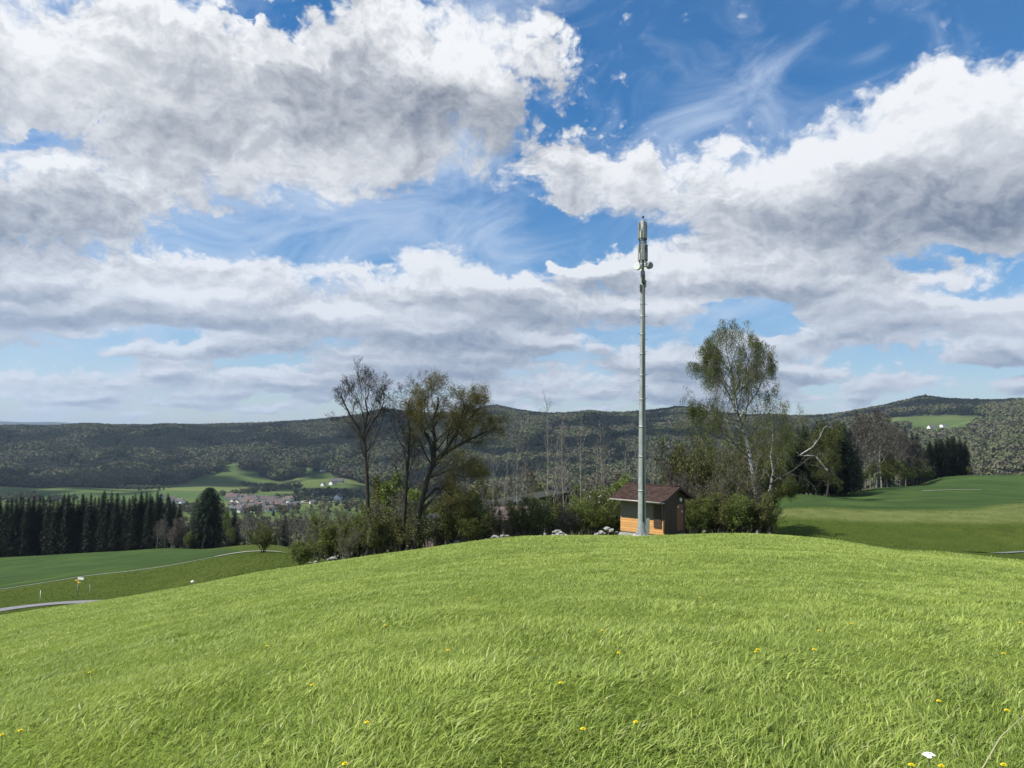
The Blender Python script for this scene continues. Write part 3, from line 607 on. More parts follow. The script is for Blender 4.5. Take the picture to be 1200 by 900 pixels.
for i, (px, d, h) in enumerate(SL):
    lb = '%s from the left of the bare slender grey trees behind the shrubs beside the mast' % ordn(i)
    loc = G3(px, d, -.3); rz = i * 1.7
    if i < 4:
        g = slender(50 + i, 13); r_ = tree('slender_tree', loc, g, M['palebark'] if i != 2 else M['greybark'], M['twig'], .25, .07, .05, 60 + i, label=lb, cat='tree', group='bare slender trees beside the mast'); sp_.append(r_)
        r_.scale = (h / 13,) * 3
    else: copy_thing(sp_[i % 4], loc, rz, h / 13, label=lb)

# ---- shrubs: several stems from one root
def shrub(seed, h, stems=9, spread=38, levels=4, n=(7, 6, 5, 4)):
    g = Grow(seed, n=n, ratio=(.42, .48, .5, .5), ang=(36, 42, 45, 45), up=(.10, .10, .05, 0), t0=(.15, .15, .1, .1), wig=(.16, .22, .28, .3), steps=(6, 5, 4, 3), levels=levels, leafl=levels - 2, rr=.5, minr=.008)
    for i in range(stems):
        a = g.r.uniform(0, 6.28); d = rot_to(UPV, R(g.r.uniform(4, spread)), a); q = Vector((math.cos(a), math.sin(a), 0)) * g.r.uniform(0, .35)
        g.grow(q, d, h * g.r.uniform(.62, 1.0), .035, 0)
    return g
SHP = {}
def put_shrub(key, px, d, h, w_=1.0, label=None, group='shrubs along the meadow edge', name='shrub', dz=-.15, cat='shrub'):
    spec = dict(fresh=(1, 'fresh', 2.5, .10), olive=(2, 'olive', 2.3, .10), willow=(3, 'willow', 2.7, .11), sparse=(4, 'olive', 1.2, .09), bare=(5, 'twig', 1.4, .09), bright=(6, 'fresh', 4.2, .11), blossom=(7, 'fresh', 2.6, .09))[key]
    loc = G3(px, d, dz)
    if key not in SHP:
        g = shrub(spec[0] * 7, 3.0)
        r_ = tree(name, loc, g, M['greybark'] if key in ('bare', 'sparse') else M['bark'], M[spec[1]], spec[2], spec[3], .09, spec[0], tname='stems', label=label, cat=cat, group=group)
        if key == 'blossom':
            link('blossom', leaves_mesh('blossom', g.anch, .35, .08, .1, 77), M['blossom'], r_)
        SHP[key] = r_
    else: r_ = copy_thing(SHP[key], loc, px * .37, None, label=label, group=group, cat=cat); r_.name = name
    s_ = h / 2.6; r_.scale = (s_ * w_, s_ * w_, s_); return r_
SH = [('willow', 356, 60.5, 1.9, 1.3), ('sparse', 372, 63, 2.6, 1.1), ('fresh', 392, 60.5, 3.5, 1.2), ('sparse', 408, 58.5, 2.2, 1.2), ('fresh', 420, 62, 3.4, 1.2), ('olive', 437, 59.5, 3.0, 1.1), ('bare', 448, 62, 4.0, 1.0), ('olive', 462, 59, 3.0, 1.2), ('sparse', 480, 62, 3.6, 1.0), ('blossom', 500, 60, 2.6, 1.1), ('bare', 517, 62, 3.0, 1.1),
      ('olive', 536, 61, 3.4, 1.2), ('fresh', 552, 59.5, 2.6, 1.2), ('blossom', 566, 62, 3.1, 1.1), ('sparse', 583, 63, 2.6, 1.1), ('bare', 600, 64, 2.8, 1.0), ('olive', 616, 61, 2.7, 1.2), ('blossom', 632, 62.5, 2.9, 1.2), ('olive', 648, 64, 3.2, 1.1), ('bare', 662, 62, 2.4, 1.2), ('fresh', 676, 63, 3.0, 1.2), ('blossom', 690, 65, 3.4, 1.2), ('fresh', 704, 63, 2.9, 1.2), ('bright', 716, 66, 3.9, 1.0), ('bright', 735, 72, 5.0, 1.0),
      ('olive', 806, 62, 3.4, 1.0), ('fresh', 818, 60, 2.6, 1.2), ('bright', 834, 62, 2.9, 1.2), ('olive', 848, 61, 3.2, 1.1), ('fresh', 862, 60, 3.0, 1.2), ('olive', 878, 60.5, 3.3, 1.2), ('fresh', 893, 61.5, 2.6, 1.1), ('olive', 822, 80, 9.0, .6), ('fresh', 840, 84, 11, .55), ('olive', 860, 82, 10.0, .6), ('olive', 805, 84, 10.0, .55), ('willow', 880, 84, 9.6, .65), ('bare', 834, 78, 8.0, .7), ('bare', 868, 79, 8.0, .7), ('bare', 795, 70, 6.0, .8), ('bare', 812, 68, 5.0, .8), ('willow', 896, 88, 9.5, .6), ('sparse', 872, 64.5, 6.4, .7), ('sparse', 850, 65, 6.5, .7)]
SH.sort(key=lambda q: q[1])
kd = dict(willow='green willow-like', sparse='thinly leaved', fresh='fresh green', olive='olive green', bare='bare brown', bright='bright green', blossom='white-flecked')
for side, sel in (('edging the meadow before the mast', [q for q in SH if q[1] < 750]), ('right of the hut', [q for q in SH if q[1] > 750])):
    for i, q in enumerate(sel):
        put_shrub(q[0], q[1], q[2], q[3], q[4], '%s shrub, %s from left of those %s' % (kd[q[0]], ordn(i), side), 'shrubs ' + side)
put_shrub('fresh', 312, 118, 4.2, 1.05, 'small round green tree standing alone at the end of the gravel track', None, 'round_tree', cat='tree')
put_shrub('bare', 206, 258, 9, 1.3, 'brown leafless bush at the right end of the dark spruce row', None, 'bush')
put_shrub('bright', 226, 255, 5, .9, 'green bush at the foot of the big dark conifer', None, 'bush')
# ---- spruces
def spruce_mesh(seed, h, w, dens=1.5, ragged=.28, bare=.07, top_pow=.62):
    rs_ = np.random.RandomState(seed); C = []; A = []; B = []; lines = []
    z = h * bare
    while z < h * .995:
        f = z / h; L0 = w * (1 - f) ** top_pow * (1 - math.exp(-(f - bare + .03) * 14) * .45); nb_ = max(3, int((7 if f < .8 else 5) * dens))
        a0 = rs_.uniform(0, 6.28)
        for i in range(nb_):
            L = max(.12, L0 * rs_.uniform(1 - ragged, 1 + ragged * .6)); a = a0 + i * 6.28 / nb_ + rs_.uniform(-.3, .3)
            dr = np.array([math.cos(a), math.sin(a)]); nq = max(2, int(L / .42))
            for q in range(nq):
                u = (q + .6 + rs_.uniform(-.2, .2)) / nq; rad = L * u; zz = z + L * (.16 * u - .42 * u * u)
                c = np.array([dr[0] * rad, dr[1] * rad, zz]); s_ = (.34 + .30 * (1 - u)) * min(1, .35 + L * .4)
                side = np.array([-dr[1], dr[0], 0.0])
                for sg in (-1, 1):
                    d = np.array([dr[0] * .55, dr[1] * .55, -.28]) + side * sg * rs_.uniform(.5, 1.0) + rs_.normal(0, .12, 3)
                    d /= np.linalg.norm(d); n_ = rs_.normal(0, .35, 3) + np.array([0, 0, 1.0]); e = np.cross(d, n_); e /= np.linalg.norm(e)
                    C.append(c + d * s_ * .45); A.append(d * s_ * .72); B.append(e * s_ * .42)
                if rs_.rand() < .6:
                    C.append(c - [0, 0, s_ * .3]); A.append(np.array([dr[0] * .2, dr[1] * .2, -1]) * s_ * .5); B.append(side * s_ * .22)
        z += (.34 + .008 * h * (1 - f)) / dens ** .5 * rs_.uniform(.8, 1.2)
    tip = np.array([0, 0, h * .97]); C.append(tip); A.append(np.array([0, 0, h * .035])); B.append(np.array([.10, 0, 0]))
    return quads_mesh('crown', np.array(C), np.array(A), np.array(B))
def spruce(loc, seed, h, w, name='spruce_tree', dens=1.5, tp=.62, **k):
    root = empty(name, loc, 0, **k)
    MB().tube([(0, 0, -.5), (0, 0, h * .5), (0.0, 0, h * .96)], [h * .013, h * .009, .02], 7).build('trunk', M['greybark'], root)
    link('crown', spruce_mesh(seed, h, w, dens, .28, .07 if w < 5 else .01, tp), M['needle'], root); return root
rng = random.Random(9); SPR = []
row = []
for i in range(42):
    row.append((-62 + i * 6.5 + rng.uniform(-1.8, 1.8), 287 + rng.uniform(-1, 4), rng.uniform(21.0, 24.5), rng.uniform(.85, 1.25)))
row2 = [(-58 + i * 10.2 + rng.uniform(-3, 3), 299 + rng.uniform(-2, 4), rng.uniform(23.0, 26), 1.3) for i in range(26)]
i = 0
for (px, d, h, ww) in row:
    loc = G3(px, d, -.3); i += 1
    lb = 'dark spruce, %s from the left in the close row beyond the lower wheat field' % ordn(i - 1)
    if len(SPR) < 5: r_ = spruce(loc, 100 + len(SPR), 24, 3.9, label=lb, cat='tree', group='dark spruce row beyond the wheat field'); SPR.append(r_); r_.scale = (h / 24 * ww, h / 24 * ww, h / 24)
    else: copy_thing(SPR[i % 5], loc, rng.uniform(0, 6), (h / 24 * ww, h / 24 * ww, h / 24), label=lb)
for j, (px, d, h, ww) in enumerate(row2):
    copy_thing(SPR[j % 5], G3(px, d, -.3), rng.uniform(0, 6), (h / 24 * ww, h / 24 * ww, h / 24), label='dark spruce rising behind the front row, %s of these from the left' % ordn(j), group='spruces behind the front row')
# the big broad conifer and its companions
big = spruce(G3(246, 262, -.3), 131, 22.5, 8.4, 'broad_conifer', 2.6, .40, label='big broad dark conifer standing in front of the village', cat='tree')
for px, d, h, ww, lb in ((212, 275, 17, 1.2, 'dark conifer in the gap between the spruce row and the big broad conifer'), (200, 282, 20, 1.1, 'last dark spruce beside the right end of the close row'), (277, 268, 17, 1.3, 'dark conifer half hidden behind the right side of the big broad conifer'), (336, 262, 15.5, 1.3, 'dark pointed conifer among brown trees in front of the village'), (303, 275, 11, 1.5, 'small dark conifer left of the pointed one in front of the village'),
                         (232, 268, 19, 1.5, 'dark conifer merging with the left flank of the big broad conifer'), (372, 290, 14, 1.4, 'dark conifer under the white farmhouse, behind the left shrubs'), (383, 285, 12, 1.5, 'lower dark conifer under the road, behind the left shrubs'), (357, 285, 11, 1.4, 'dark conifer between bare trees left of the shrubs')):
    copy_thing(SPR[int(px) % 5], G3(px, d, -.3), px, (h / 24 * ww, h / 24 * ww, h / 24), label=lb, group='conifers beside the broad one')
# right wood: spruces
RS = [(918, 178, 14, 1.4), (930, 174, 15, 1.3), (942, 175, 17, 1.4), (953, 178, 16, 1.4), (963, 180, 17.5, 1.4), (974, 181, 17, 1.4), (984, 186, 18, 1.4), (925, 176, 16, 1.1), (936, 184, 18, 1.0), (947, 180, 17, 1.2), (958, 190, 19.5, 1.1), (968, 184, 18, 1.2), (979, 196, 19.5, 1.1), (990, 192, 19, 1.4), (997, 204, 18, 1.1), (1003, 210, 16, 1.1), (1034, 250, 20, 1.0), (1041, 262, 20, 1.0), (1062, 282, 25, .9), (1070, 290, 23, 1.0), (1076, 296, 22, 1.1)]
for j, (px, d, h, ww) in enumerate(RS):
    copy_thing(SPR[j % 5], G3(px, d, -.3), rng.uniform(0, 6), (h / 24 * ww, h / 24 * ww, h / 24), label='dark spruce, %s from the left in the wood behind the right field' % ordn(j), group='spruces in the right wood')
END = [(1084, 312, 15, 1.6), (1091, 318, 17, 1.5), (1098, 322, 17.5, 1.6), (1105, 320, 17, 1.7), (1112, 326, 18, 1.6), (1119, 324, 18.5, 1.6), (1126, 328, 17.5, 1.6), (1132, 326, 16, 1.6), (1102, 334, 19, 1.5), (1116, 338, 19, 1.5), (1090, 330, 18, 1.5)]
for j, (px, d, h, ww) in enumerate(END):
    copy_thing(SPR[(j * 2) % 5], G3(px, d, -.3), rng.uniform(0, 6), (h / 24 * ww, h / 24 * ww, h / 24), label='bushy black-green conifer, %s in the clump closing the right wood' % ordn(j), group='conifer clump at the end of the right wood')
# ---- mid-distance broadleaf trees
def broad(seed, h, bk, lf, per, size, n=(11, 6, 6, 5), ratio0=.38, **k):
    g = Grow(seed, n=n, ratio=(ratio0, .46, .5, .5), ang=(42, 42, 45, 45), up=(.02, .16, .08, 0), t0=(.25, .2, .15, .1), wig=(.07, .16, .22, .3), steps=(8, 5, 4, 3), levels=4, leafl=2, rr=.5, minr=.03)
    g.grow(Vector((0, 0, 0)), UPV, h, .014 * h, 0); return tree('broadleaf_tree', (0, 0, 0), g, M[bk], M[lf], per, size, .3, seed, aspect=.7, **k)
BP = [broad(201, 15, 'greybark', 'twig', 3, .30, cat='tree'), broad(202, 15, 'greybark', 'paletwig', 3, .28, cat='tree'), broad(203, 14, 'bark', 'olive', 6, .36, cat='tree'), broad(204, 13, 'bark', 'fresh', 7, .36, cat='tree'), broad(205, 15, 'palebark', 'twig', 1.6, .26, cat='tree')]
used_b = set()
def put_broad(k, px, d, h, lb, grp, ww=1.0):
    loc = G3(px, d, -.4); s_ = h / 14.0
    if k not in used_b:
        used_b.add(k); o = BP[k]; o.location = loc; o.rotation_euler[2] = px; o['label'] = lb; o['group'] = grp; o.scale = (s_ * ww, s_ * ww, s_)
    else: copy_thing(BP[k], loc, px * .7, (s_ * ww, s_ * ww, s_), label=lb, group=grp)
KN = ['bare brown', 'bare pale grey', 'olive leaved', 'fresh green', 'thin pale-stemmed']
LB = [(268, 250, 12, 3, .7), (274, 246, 7, 3, .9), (284, 262, 14, 0, 1), (292, 256, 12, 4, 1), (300, 250, 6, 3, 1.2), (308, 262, 14, 1, 1), (318, 256, 9, 0, 1.1), (322, 250, 7, 3, 1.0), (328, 262, 15, 0, 1), (342, 258, 13, 1, 1), (350, 250, 15, 0, 1), (358, 246, 14, 4, 1), (364, 254, 16, 0, 1), (371, 242, 12, 1, 1), (378, 250, 17, 4, 1), (385, 240, 14, 0, 1.1), (393, 236, 15, 1, 1), (401, 246, 18, 0, 1), (410, 236, 15, 4, 1), (419, 230, 17, 0, 1), (428, 224, 15, 1, 1), (187, 270, 9, 0, 1.2), (196, 262, 8, 1, 1.4), (214, 256, 8, 0, 1.3), (232, 290, 14, 0, 1.2), (260, 285, 15, 1, 1.2)]
LB.sort()
for j, (px, d, h, k, ww) in enumerate(LB):
    put_broad(k, px, d, h, '%s tree, %s from the left in the belt below the village' % (KN[k], ordn(j)), 'belt of trees below the village', ww)
RB = [(915, 168, 12, 3, 1.1), (905, 170, 13, 2, 1.0), (924, 170, 15, 3, 1.0), (893, 166, 13, 2, 1.1), (952, 176, 12, 2, 1.1), (1000, 204, 16, 0, 1.1), (1008, 212, 19, 0, 1.0), (1014, 220, 18, 1, 1.0), (1020, 226, 20, 0, 1.1), (1027, 236, 20, 0, 1.0), (1033, 244, 21, 4, 1.0), (1040, 248, 19, 0, 1.1), (1048, 262, 20, 0, 1.1), (1055, 268, 19, 1, 1.0), (1061, 276, 18, 0, 1.2), (1070, 284, 16, 0, 1.2), (1079, 292, 15, 0, 1.1), (1012, 214, 7, 3, 1.6), (1025, 224, 7, 2, 1.7), (1036, 234, 8, 3, 1.7), (1046, 246, 9, 2, 1.6), (1055, 256, 9, 3, 1.7), (1065, 266, 9, 3, 1.6), (1075, 276, 9, 2, 1.6), (1084, 288, 7, 3, 1.5), (1002, 205, 7, 2, 1.5), (990, 196, 5, 2, 1.6), (1092, 298, 6, 3, 1.4), (1136, 318, 4, 3, 1.3)]
RB.sort()
for j, (px, d, h, k, ww) in enumerate(RB):
    put_broad(k, px, d, h, '%s tree, %s from the left among the leafy trees edging the right field' % (KN[k], ordn(j)), 'broadleaf trees edging the right field', ww)
# trees behind the shrub belt, below the crest
MBK = []; rb = random.Random(77)
for j in range(46):
    px = 432 + j * 10.2 + rb.uniform(-4, 4); MBK.append((px, rb.uniform(105, 185), rb.uniform(9, 14), rb.choice([0, 1, 2, 3, 2, 4, 3]), 1.1))
MBK.sort()
for j, (px, d, h, k, ww) in enumerate(MBK):
    zg = G3(px, d).z; tgt = P(px, rb.uniform(560, 590), d).z; h = max(5.0, min(17, tgt - zg))
    put_broad(k, px, d, h, '%s tree, %s from the left down the slope behind the shrub belt' % (KN[k], ordn(j)), 'trees down the slope behind the shrubs', ww)

# ---------------------------------------------------------------- far woods: many small crowns set out over the slopes
def blob_tree(seed, conifer):
    rs_ = np.random.RandomState(seed); n = 150
    if conifer:
        f = rs_.uniform(.05, 1, n) ** 1.2; r_ = .17 * (1 - f) + .015; a = rs_.uniform(0, 6.28, n); C = np.stack([np.cos(a) * r_, np.sin(a) * r_, f], -1); s_ = .10 * (1.15 - f)
    else:
        d = rs_.normal(0, 1, (n, 3)); d /= np.linalg.norm(d, axis=1)[:, None]; r_ = rs_.uniform(.55, 1, n)[:, None]; C = d * r_ * [.34, .34, .36]; C[:, 2] += .60; C[:, :2] *= 1 + .2 * rs_.rand(n, 1); s_ = np.full(n, .085)
    A = rs_.normal(0, 1, (n, 3)); A /= np.linalg.norm(A, axis=1)[:, None]; B = np.cross(A, rs_.normal(0, 1, (n, 3))); B /= np.linalg.norm(B, axis=1)[:, None]
    return quads_mesh('far_crown', C, A * s_[:, None], B * s_[:, None])
def far_leaf(name, cols, trans=.15):
    m, t, b = mat(name); oi = t.n('ShaderNodeObjectInfo'); pos = oi.outputs['Location']; nz = t.noise(pos, .006, 3, .6); rnd = t.m('ADD', t.m('MULTIPLY', oi.outputs['Random'], .22), t.m('MULTIPLY_ADD', nz, 2.4, -.80), clamp=True)
    cr = t.N.new('ShaderNodeValToRGB'); t.L.new(rnd, cr.inputs[0]); e = cr.color_ramp.elements
    for i, c in enumerate(cols):
        q = e[i] if i < 2 else e.new(1); q.position = i / (len(cols) - 1)
    for i, c in enumerate(cols): e[i].position = i / (len(cols) - 1); e[i].color = (*c, 1)
    t.L.new(cr.outputs[0], b.inputs['Base Color']); b.inputs['Roughness'].default_value = .9; b.inputs['Specular IOR Level'].default_value = .1; return m
m_fd = far_leaf('far_broadleaf', [(.080, .095, .040), (.112, .102, .068), (.094, .112, .046), (.122, .116, .076), (.118, .140, .056)])
m_fc = far_leaf('far_conifer', [(.012, .026, .014), (.018, .036, .018), (.028, .050, .022)])
tc_ = bpy.data.collections.new('far_tree_kinds')
for i in range(6):
    o = bpy.data.objects.new('far_tree_kind_%d' % i, blob_tree(300 + i, i >= 3)); o.data.materials.append(m_fc if i >= 3 else m_fd); tc_.objects.link(o)
def scatter(name, X, Y, S, K, label):
    Z = height(X, Y) - .03 * S; V = np.stack([X, Y, Z], -1); me = bpy.data.meshes.new(name); me.vertices.add(len(V)); me.vertices.foreach_set('co', V.astype(np.float32).ravel())
    a = me.attributes.new('size', 'FLOAT', 'POINT'); a.data.foreach_set('value', S.astype(np.float32)); a = me.attributes.new('sort', 'INT', 'POINT'); a.data.foreach_set('value', K.astype(np.int32)); me.update()
    o = link(name, me, None); gt = bpy.data.node_groups.new(name, 'GeometryNodeTree'); gt.interface.new_socket('Geometry', in_out='INPUT', socket_type='NodeSocketGeometry'); gt.interface.new_socket('Geometry', in_out='OUTPUT', socket_type='NodeSocketGeometry')
    N = gt.nodes; L = gt.links; a = N.new('NodeGroupInput'); b = N.new('NodeGroupOutput'); ip = N.new('GeometryNodeInstanceOnPoints'); ci = N.new('GeometryNodeCollectionInfo'); ci.inputs[0].default_value = tc_; ci.inputs[1].default_value = True; ci.inputs[2].default_value = True
    mp = N.new('GeometryNodeMeshToPoints'); L.new(a.outputs[0], mp.inputs[0]); L.new(mp.outputs[0], ip.inputs['Points']); L.new(ci.outputs[0], ip.inputs['Instance']); ip.inputs['Pick Instance'].default_value = True
    for nm, typ, sk in (('size', 'FLOAT', 'Scale'), ('sort', 'INT', 'Instance Index')):
        q = N.new('GeometryNodeInputNamedAttribute'); q.data_type = typ; q.inputs[0].default_value = nm; L.new(q.outputs[0], ip.inputs[sk])
    rv = N.new('FunctionNodeRandomValue'); rv.data_type = 'FLOAT_VECTOR'; rv.inputs[0].default_value = (0, 0, 0); rv.inputs[1].default_value = (.08, .08, 6.28); L.new(rv.outputs[0], ip.inputs['Rotation'])
    L.new(ip.outputs[0], b.inputs[0]); md = o.modifiers.new('scatter', 'NODES'); md.node_group = gt
    tag(o, label, None, None, 'stuff'); return o
rs2 = np.random.RandomState(12)
def cand(d0, d1, sp):
    X = []; Y = []; d = d0
    while d < d1:
        w0, w1 = -.80 * d, .80 * d; n = int((w1 - w0) / sp(d)); X.append(rs2.uniform(w0, w1, n)); Y.append(d + rs2.uniform(0, sp(d), n)); d += sp(d)
    return np.concatenate(X), np.concatenate(Y)
X, Y = cand(1100, 6500, lambda d: 10 if d < 3600 else 16)
keep = forest_mask(X, Y) > .5; X, Y = X[keep], Y[keep]
nz = 1.4 * wav(X, Y, 330, 35) + .9 * wav(X, Y, 130, 40) + rs2.normal(0, .3, len(X)) - .2
K = np.where(nz > .12, rs2.randint(3, 6, len(X)), rs2.randint(0, 3, len(X))); S = rs2.uniform(16, 30, len(X)) * np.where(K > 2, 1.15, 1.2)
px_, py_ = px_of(X, Y, height(X, Y)); lit = (px_ > 1085) & (py_ > 495); K = np.where(lit & (rs2.rand(len(X)) < .8), rs2.randint(0, 3, len(X)), K)
scatter('far_forest', X, Y, S, K, 'wooded slopes across the valley, mixed dark conifers and budding broadleaf trees')
# wood filling the near side of the valley
X, Y = cand(190, 1150, lambda d: 7.5 if d < 700 else 9); px_, py_ = px_of(X, Y, height(X, Y))
ok = ((px_ > 285) & (px_ < 900) & (Y > np.interp(px_, [285, 420, 500, 900], [330, 280, 205, 205]))) | ((px_ <= 285) & (Y > 420) & (Y < 900)) | ((px_ >= 900) & (Y > np.interp(px_, [900, 1000, 1080, 1200, 1400], [230, 270, 400, 430, 430])))
ok &= ~((Y > 880) & (px_ > 180) & (px_ < 430)); X, Y = X[ok], Y[ok]
nz = wav(X, Y, 130, 35) + .6 * wav(X, Y, 50, 40) + rs2.normal(0, .5, len(X)) - .5
K = np.where(nz > .3, rs2.randint(3, 6, len(X)), rs2.randint(0, 3, len(X))); S = rs2.uniform(11, 19, len(X))
scatter('valley_wood', X, Y, S, K, 'mixed wood filling the near slope of the valley behind the meadow')
# hedges and copses on the valley floor
X, Y = [], []
def copse(pts, n, wd):
    for _ in range(n):
        i = rs2.randint(len(pts) - 1); f = rs2.rand(); px = pts[i][0] * (1 - f) + pts[i + 1][0] * f; d = pts[i][1] * (1 - f) + pts[i + 1][1] * f; v = gxy(px, d); X.append(v[0] + rs2.normal(0, wd)); Y.append(v[1] + rs2.normal(0, wd))
copse([(262, 1560), (285, 1640), (305, 1740), (325, 1800)], 90, 9); copse([(335, 1900), (345, 1850)], 30, 14); copse([(352, 1500), (362, 1420)], 45, 16); copse([(205, 1250), (225, 1180)], 60, 25); copse([(285, 1980), (345, 2020)], 60, 10); copse([(0, 1500), (70, 1380)], 70, 30); copse([(100, 1900), (190, 1750)], 50, 14)
copse([(300, 1300), (340, 1180), (270, 1200)], 50, 40); copse([(375, 1700), (410, 1500)], 90, 35); copse([(400, 1350), (430, 1250)], 60, 30); copse([(205, 1010), (440, 960)], 160, 40)
X, Y = np.array(X), np.array(Y); scatter('hedgerow_trees', X, Y, rs2.uniform(7, 15, len(X)), rs2.randint(0, 4, len(X)), 'hedges and copses between the fields on the valley floor')
# ---------------------------------------------------------------- materials for built things
def plain(name, c, rough=.6, metal=0, n=None, spec=.4):
    m, t, b = mat(name); tcx = t.n('ShaderNodeTexCoord'); nz = t.noise(tcx.outputs['Object'], n or 5, 5, .6)
    cc = t.mix(t.mr(nz, .35, .65), tuple(x * .82 for x in c), tuple(min(1, x * 1.12) for x in c))
    t.L.new(cc, b.inputs['Base Color']); b.inputs['Roughness'].default_value = rough; b.inputs['Metallic'].default_value = metal; b.inputs['Specular IOR Level'].default_value = spec; return m
galv = plain('galvanised_steel', (.32, .345, .335), .5, .25, 2.0); paint = plain('grey_paint', (.34, .35, .32), .55); dark = plain('dark_metal', (.06, .065, .06), .5); whitep = plain('white_plastic', (.72, .72, .70), .4); conc = plain('concrete', (.36, .35, .33), .9, 0, 8); olivep = plain('antenna_cover', (.24, .245, .225), .5)
# mast
D_M = 53.0; mb0 = G3(752, D_M, 0); ztop = P(756, 257, D_M).z - mb0.z; mx = P(757.2, 257, D_M).x - P(757.2, 625, D_M).x
mast = empty('antenna_mast', mb0, 0, label='tall grey tapered steel phone mast with panel antennas at its top, before the wooden hut', cat='mast')
mast.rotation_euler = (0, R(.35), 0)
def mz(row): return P(755, row, D_M).z - mb0.z
Hm = mz(262)
rad_ = lambda z: .295 + (.165 - .295) * min(1, z / mz(335))
b = MB(); zs = [0, .25, .8] + [Hm * i / 22 for i in range(1, 23)]; zs = sorted(z for z in zs if z < mz(318)); zs.append(mz(318)); b.tube([(0, 0, z) for z in zs], [(.36 if z < .3 else rad_(z)) for z in zs], 20); b.build('pole', galv, mast)
for r_ in (340, 356, 371, 392, 415, 440, 468, 500, 535, 575):
    z = mz(r_); MB().tube([(0, 0, z - .05), (0, 0, z + .05)], rad_(z) + .022, 18).build('flange', galv, mast)
b = MB(); k = 0; z = 2.6
while z < mz(325):
    s_ = 1 if k % 2 else -1; b.tube([(s_ * rad_(z) * .8, -.06, z), (s_ * (rad_(z) + .16), -.06, z)], .012, 5); z += .42; k += 1
b.build('step_bolts', dark, mast)
b = MB(); b.tube([(.10, -rad_(1) * .95, 1), (.08, -.24, 6), (.06, -.2, 12), (.03, -.16, mz(322))], .035, 6); b.tube([(.02, -rad_(1) * 1.0, 1), (.0, -.25, 6), (-.02, -.21, 12), (-.04, -.16, mz(322))], .03, 6); b.build('cable_run', dark, mast)
b = MB(); b.tube([(0, 0, -.3), (0, 0, .09)], .62, 24); b.build('foundation', conc, mast)
b = MB(); b.tube([(0, 0, .09), (0, 0, .13)], .47, 20)
for i in range(10): b.tube([(.41 * math.cos(i * .628), .41 * math.sin(i * .628), .1), (.41 * math.cos(i * .628), .41 * math.sin(i * .628), .22)], .03, 6)
b.build('base_plate', galv, mast)
cb = MB().box((.34, -.12, .75), (.30, .26, 1.0)).build('cabinet', paint, mast); MB().box((.34, -.255, .75), (.24, .012, .88)).build('cabinet_door', galv, cb)
z1, z2 = mz(318), mz(264); b = MB(); b.tube([(0, 0, z1 - .3), (0, 0, z2)], .10, 12); b.build('upper_tube', paint, mast)
def panels(zb, zt, off):
    for i in range(3):
        a = R(-90 + off + i * 120); r_ = .29; c = (math.cos(a) * r_, math.sin(a) * r_, (zb + zt) / 2)
        b = MB(); b.box(c, (.13, .25, zt - zb), rz=a); q = b.build('panel_antenna', olivep, mast)
        bm_ = q.modifiers.new('bevel', 'BEVEL'); bm_.width = .035; bm_.segments = 3
        for zz in (zb + .25, zt - .25): MB().box((math.cos(a) * .17, math.sin(a) * .17, zz), (.2, .06, .06), rz=a).build('bracket', dark, mast)
        MB().box((math.cos(a + .9) * .20, math.sin(a + .9) * .20, zb + .35), (.10, .16, .5), rz=a + .9).build('radio_unit', paint, mast)
        b = MB(); b.tube([(math.cos(a) * .28, math.sin(a) * .28, zb + .02), (math.cos(a) * .25, math.sin(a) * .25, zb - .18), (math.cos(a) * .1, math.sin(a) * .1, zb - .32)], .022, 5); b.build('jumper_cable', dark, mast)
panels(mz(280.5), mz(260.5), 12); panels(mz(306), mz(286.5), -8)
b = MB(); b.tube([(0, 0, mz(279)), (0, 0, mz(259))], .17, 14); b.tube([(0, 0, mz(259)), (0, 0, mz(257.5))], [.17, .08], 14); b.build('shroud', olivep, mast)
b = MB(); b.tube([(0, 0, mz(305)), (0, 0, mz(287))], .13, 14); b.build('lower_shroud', olivep, mast)
b = MB(); b.tube([(0, 0, mz(259)), (0, 0, mz(254.5))], .03, 6); b.tube([(0, 0, mz(255)), (0, 0, mz(253.4))], .085, 10); b.build('lightning_rod', dark, mast)
b = MB()
for z in (mz(281), mz(286), mz(283.5), mz(307)): b.tube([(math.cos(i * .5236) * .27, math.sin(i * .5236) * .27, z) for i in range(13)], .028, 5)
b.build('ring_frame', dark, mast)
def dish(x, z, ya, r_=.25):
    o = empty('dish_antenna', (0, 0, 0)); o.parent = mast; c = Vector((x, -.12, z)); d = Vector((math.sin(ya), -math.cos(ya), 0))
    b = MB(); b.tube([c - d * .18, c - d * .1, c + d * .13, c + d * .17], [r_ * .5, r_, r_, r_ * .92], 20); b.build('drum', whitep if x < 0 else olivep, o)
    b = MB(); b.tube([c - d * .15, Vector((0, 0, z - .1))], .04, 6); b.build('mount_arm', dark, o)
dish(-.40, mz(313), R(-30)); dish(.44, mz(311.5), R(35))
MB().box((.0, -.2, mz(327)), (.24, .2, .55)).build('junction_box', dark, mast); MB().box((.17, -.12, mz(333)), (.10, .2, .5)).build('junction_box', paint, mast); MB().box((-.17, -.1, mz(338)), (.10, .2, .5)).build('junction_box', dark, mast)

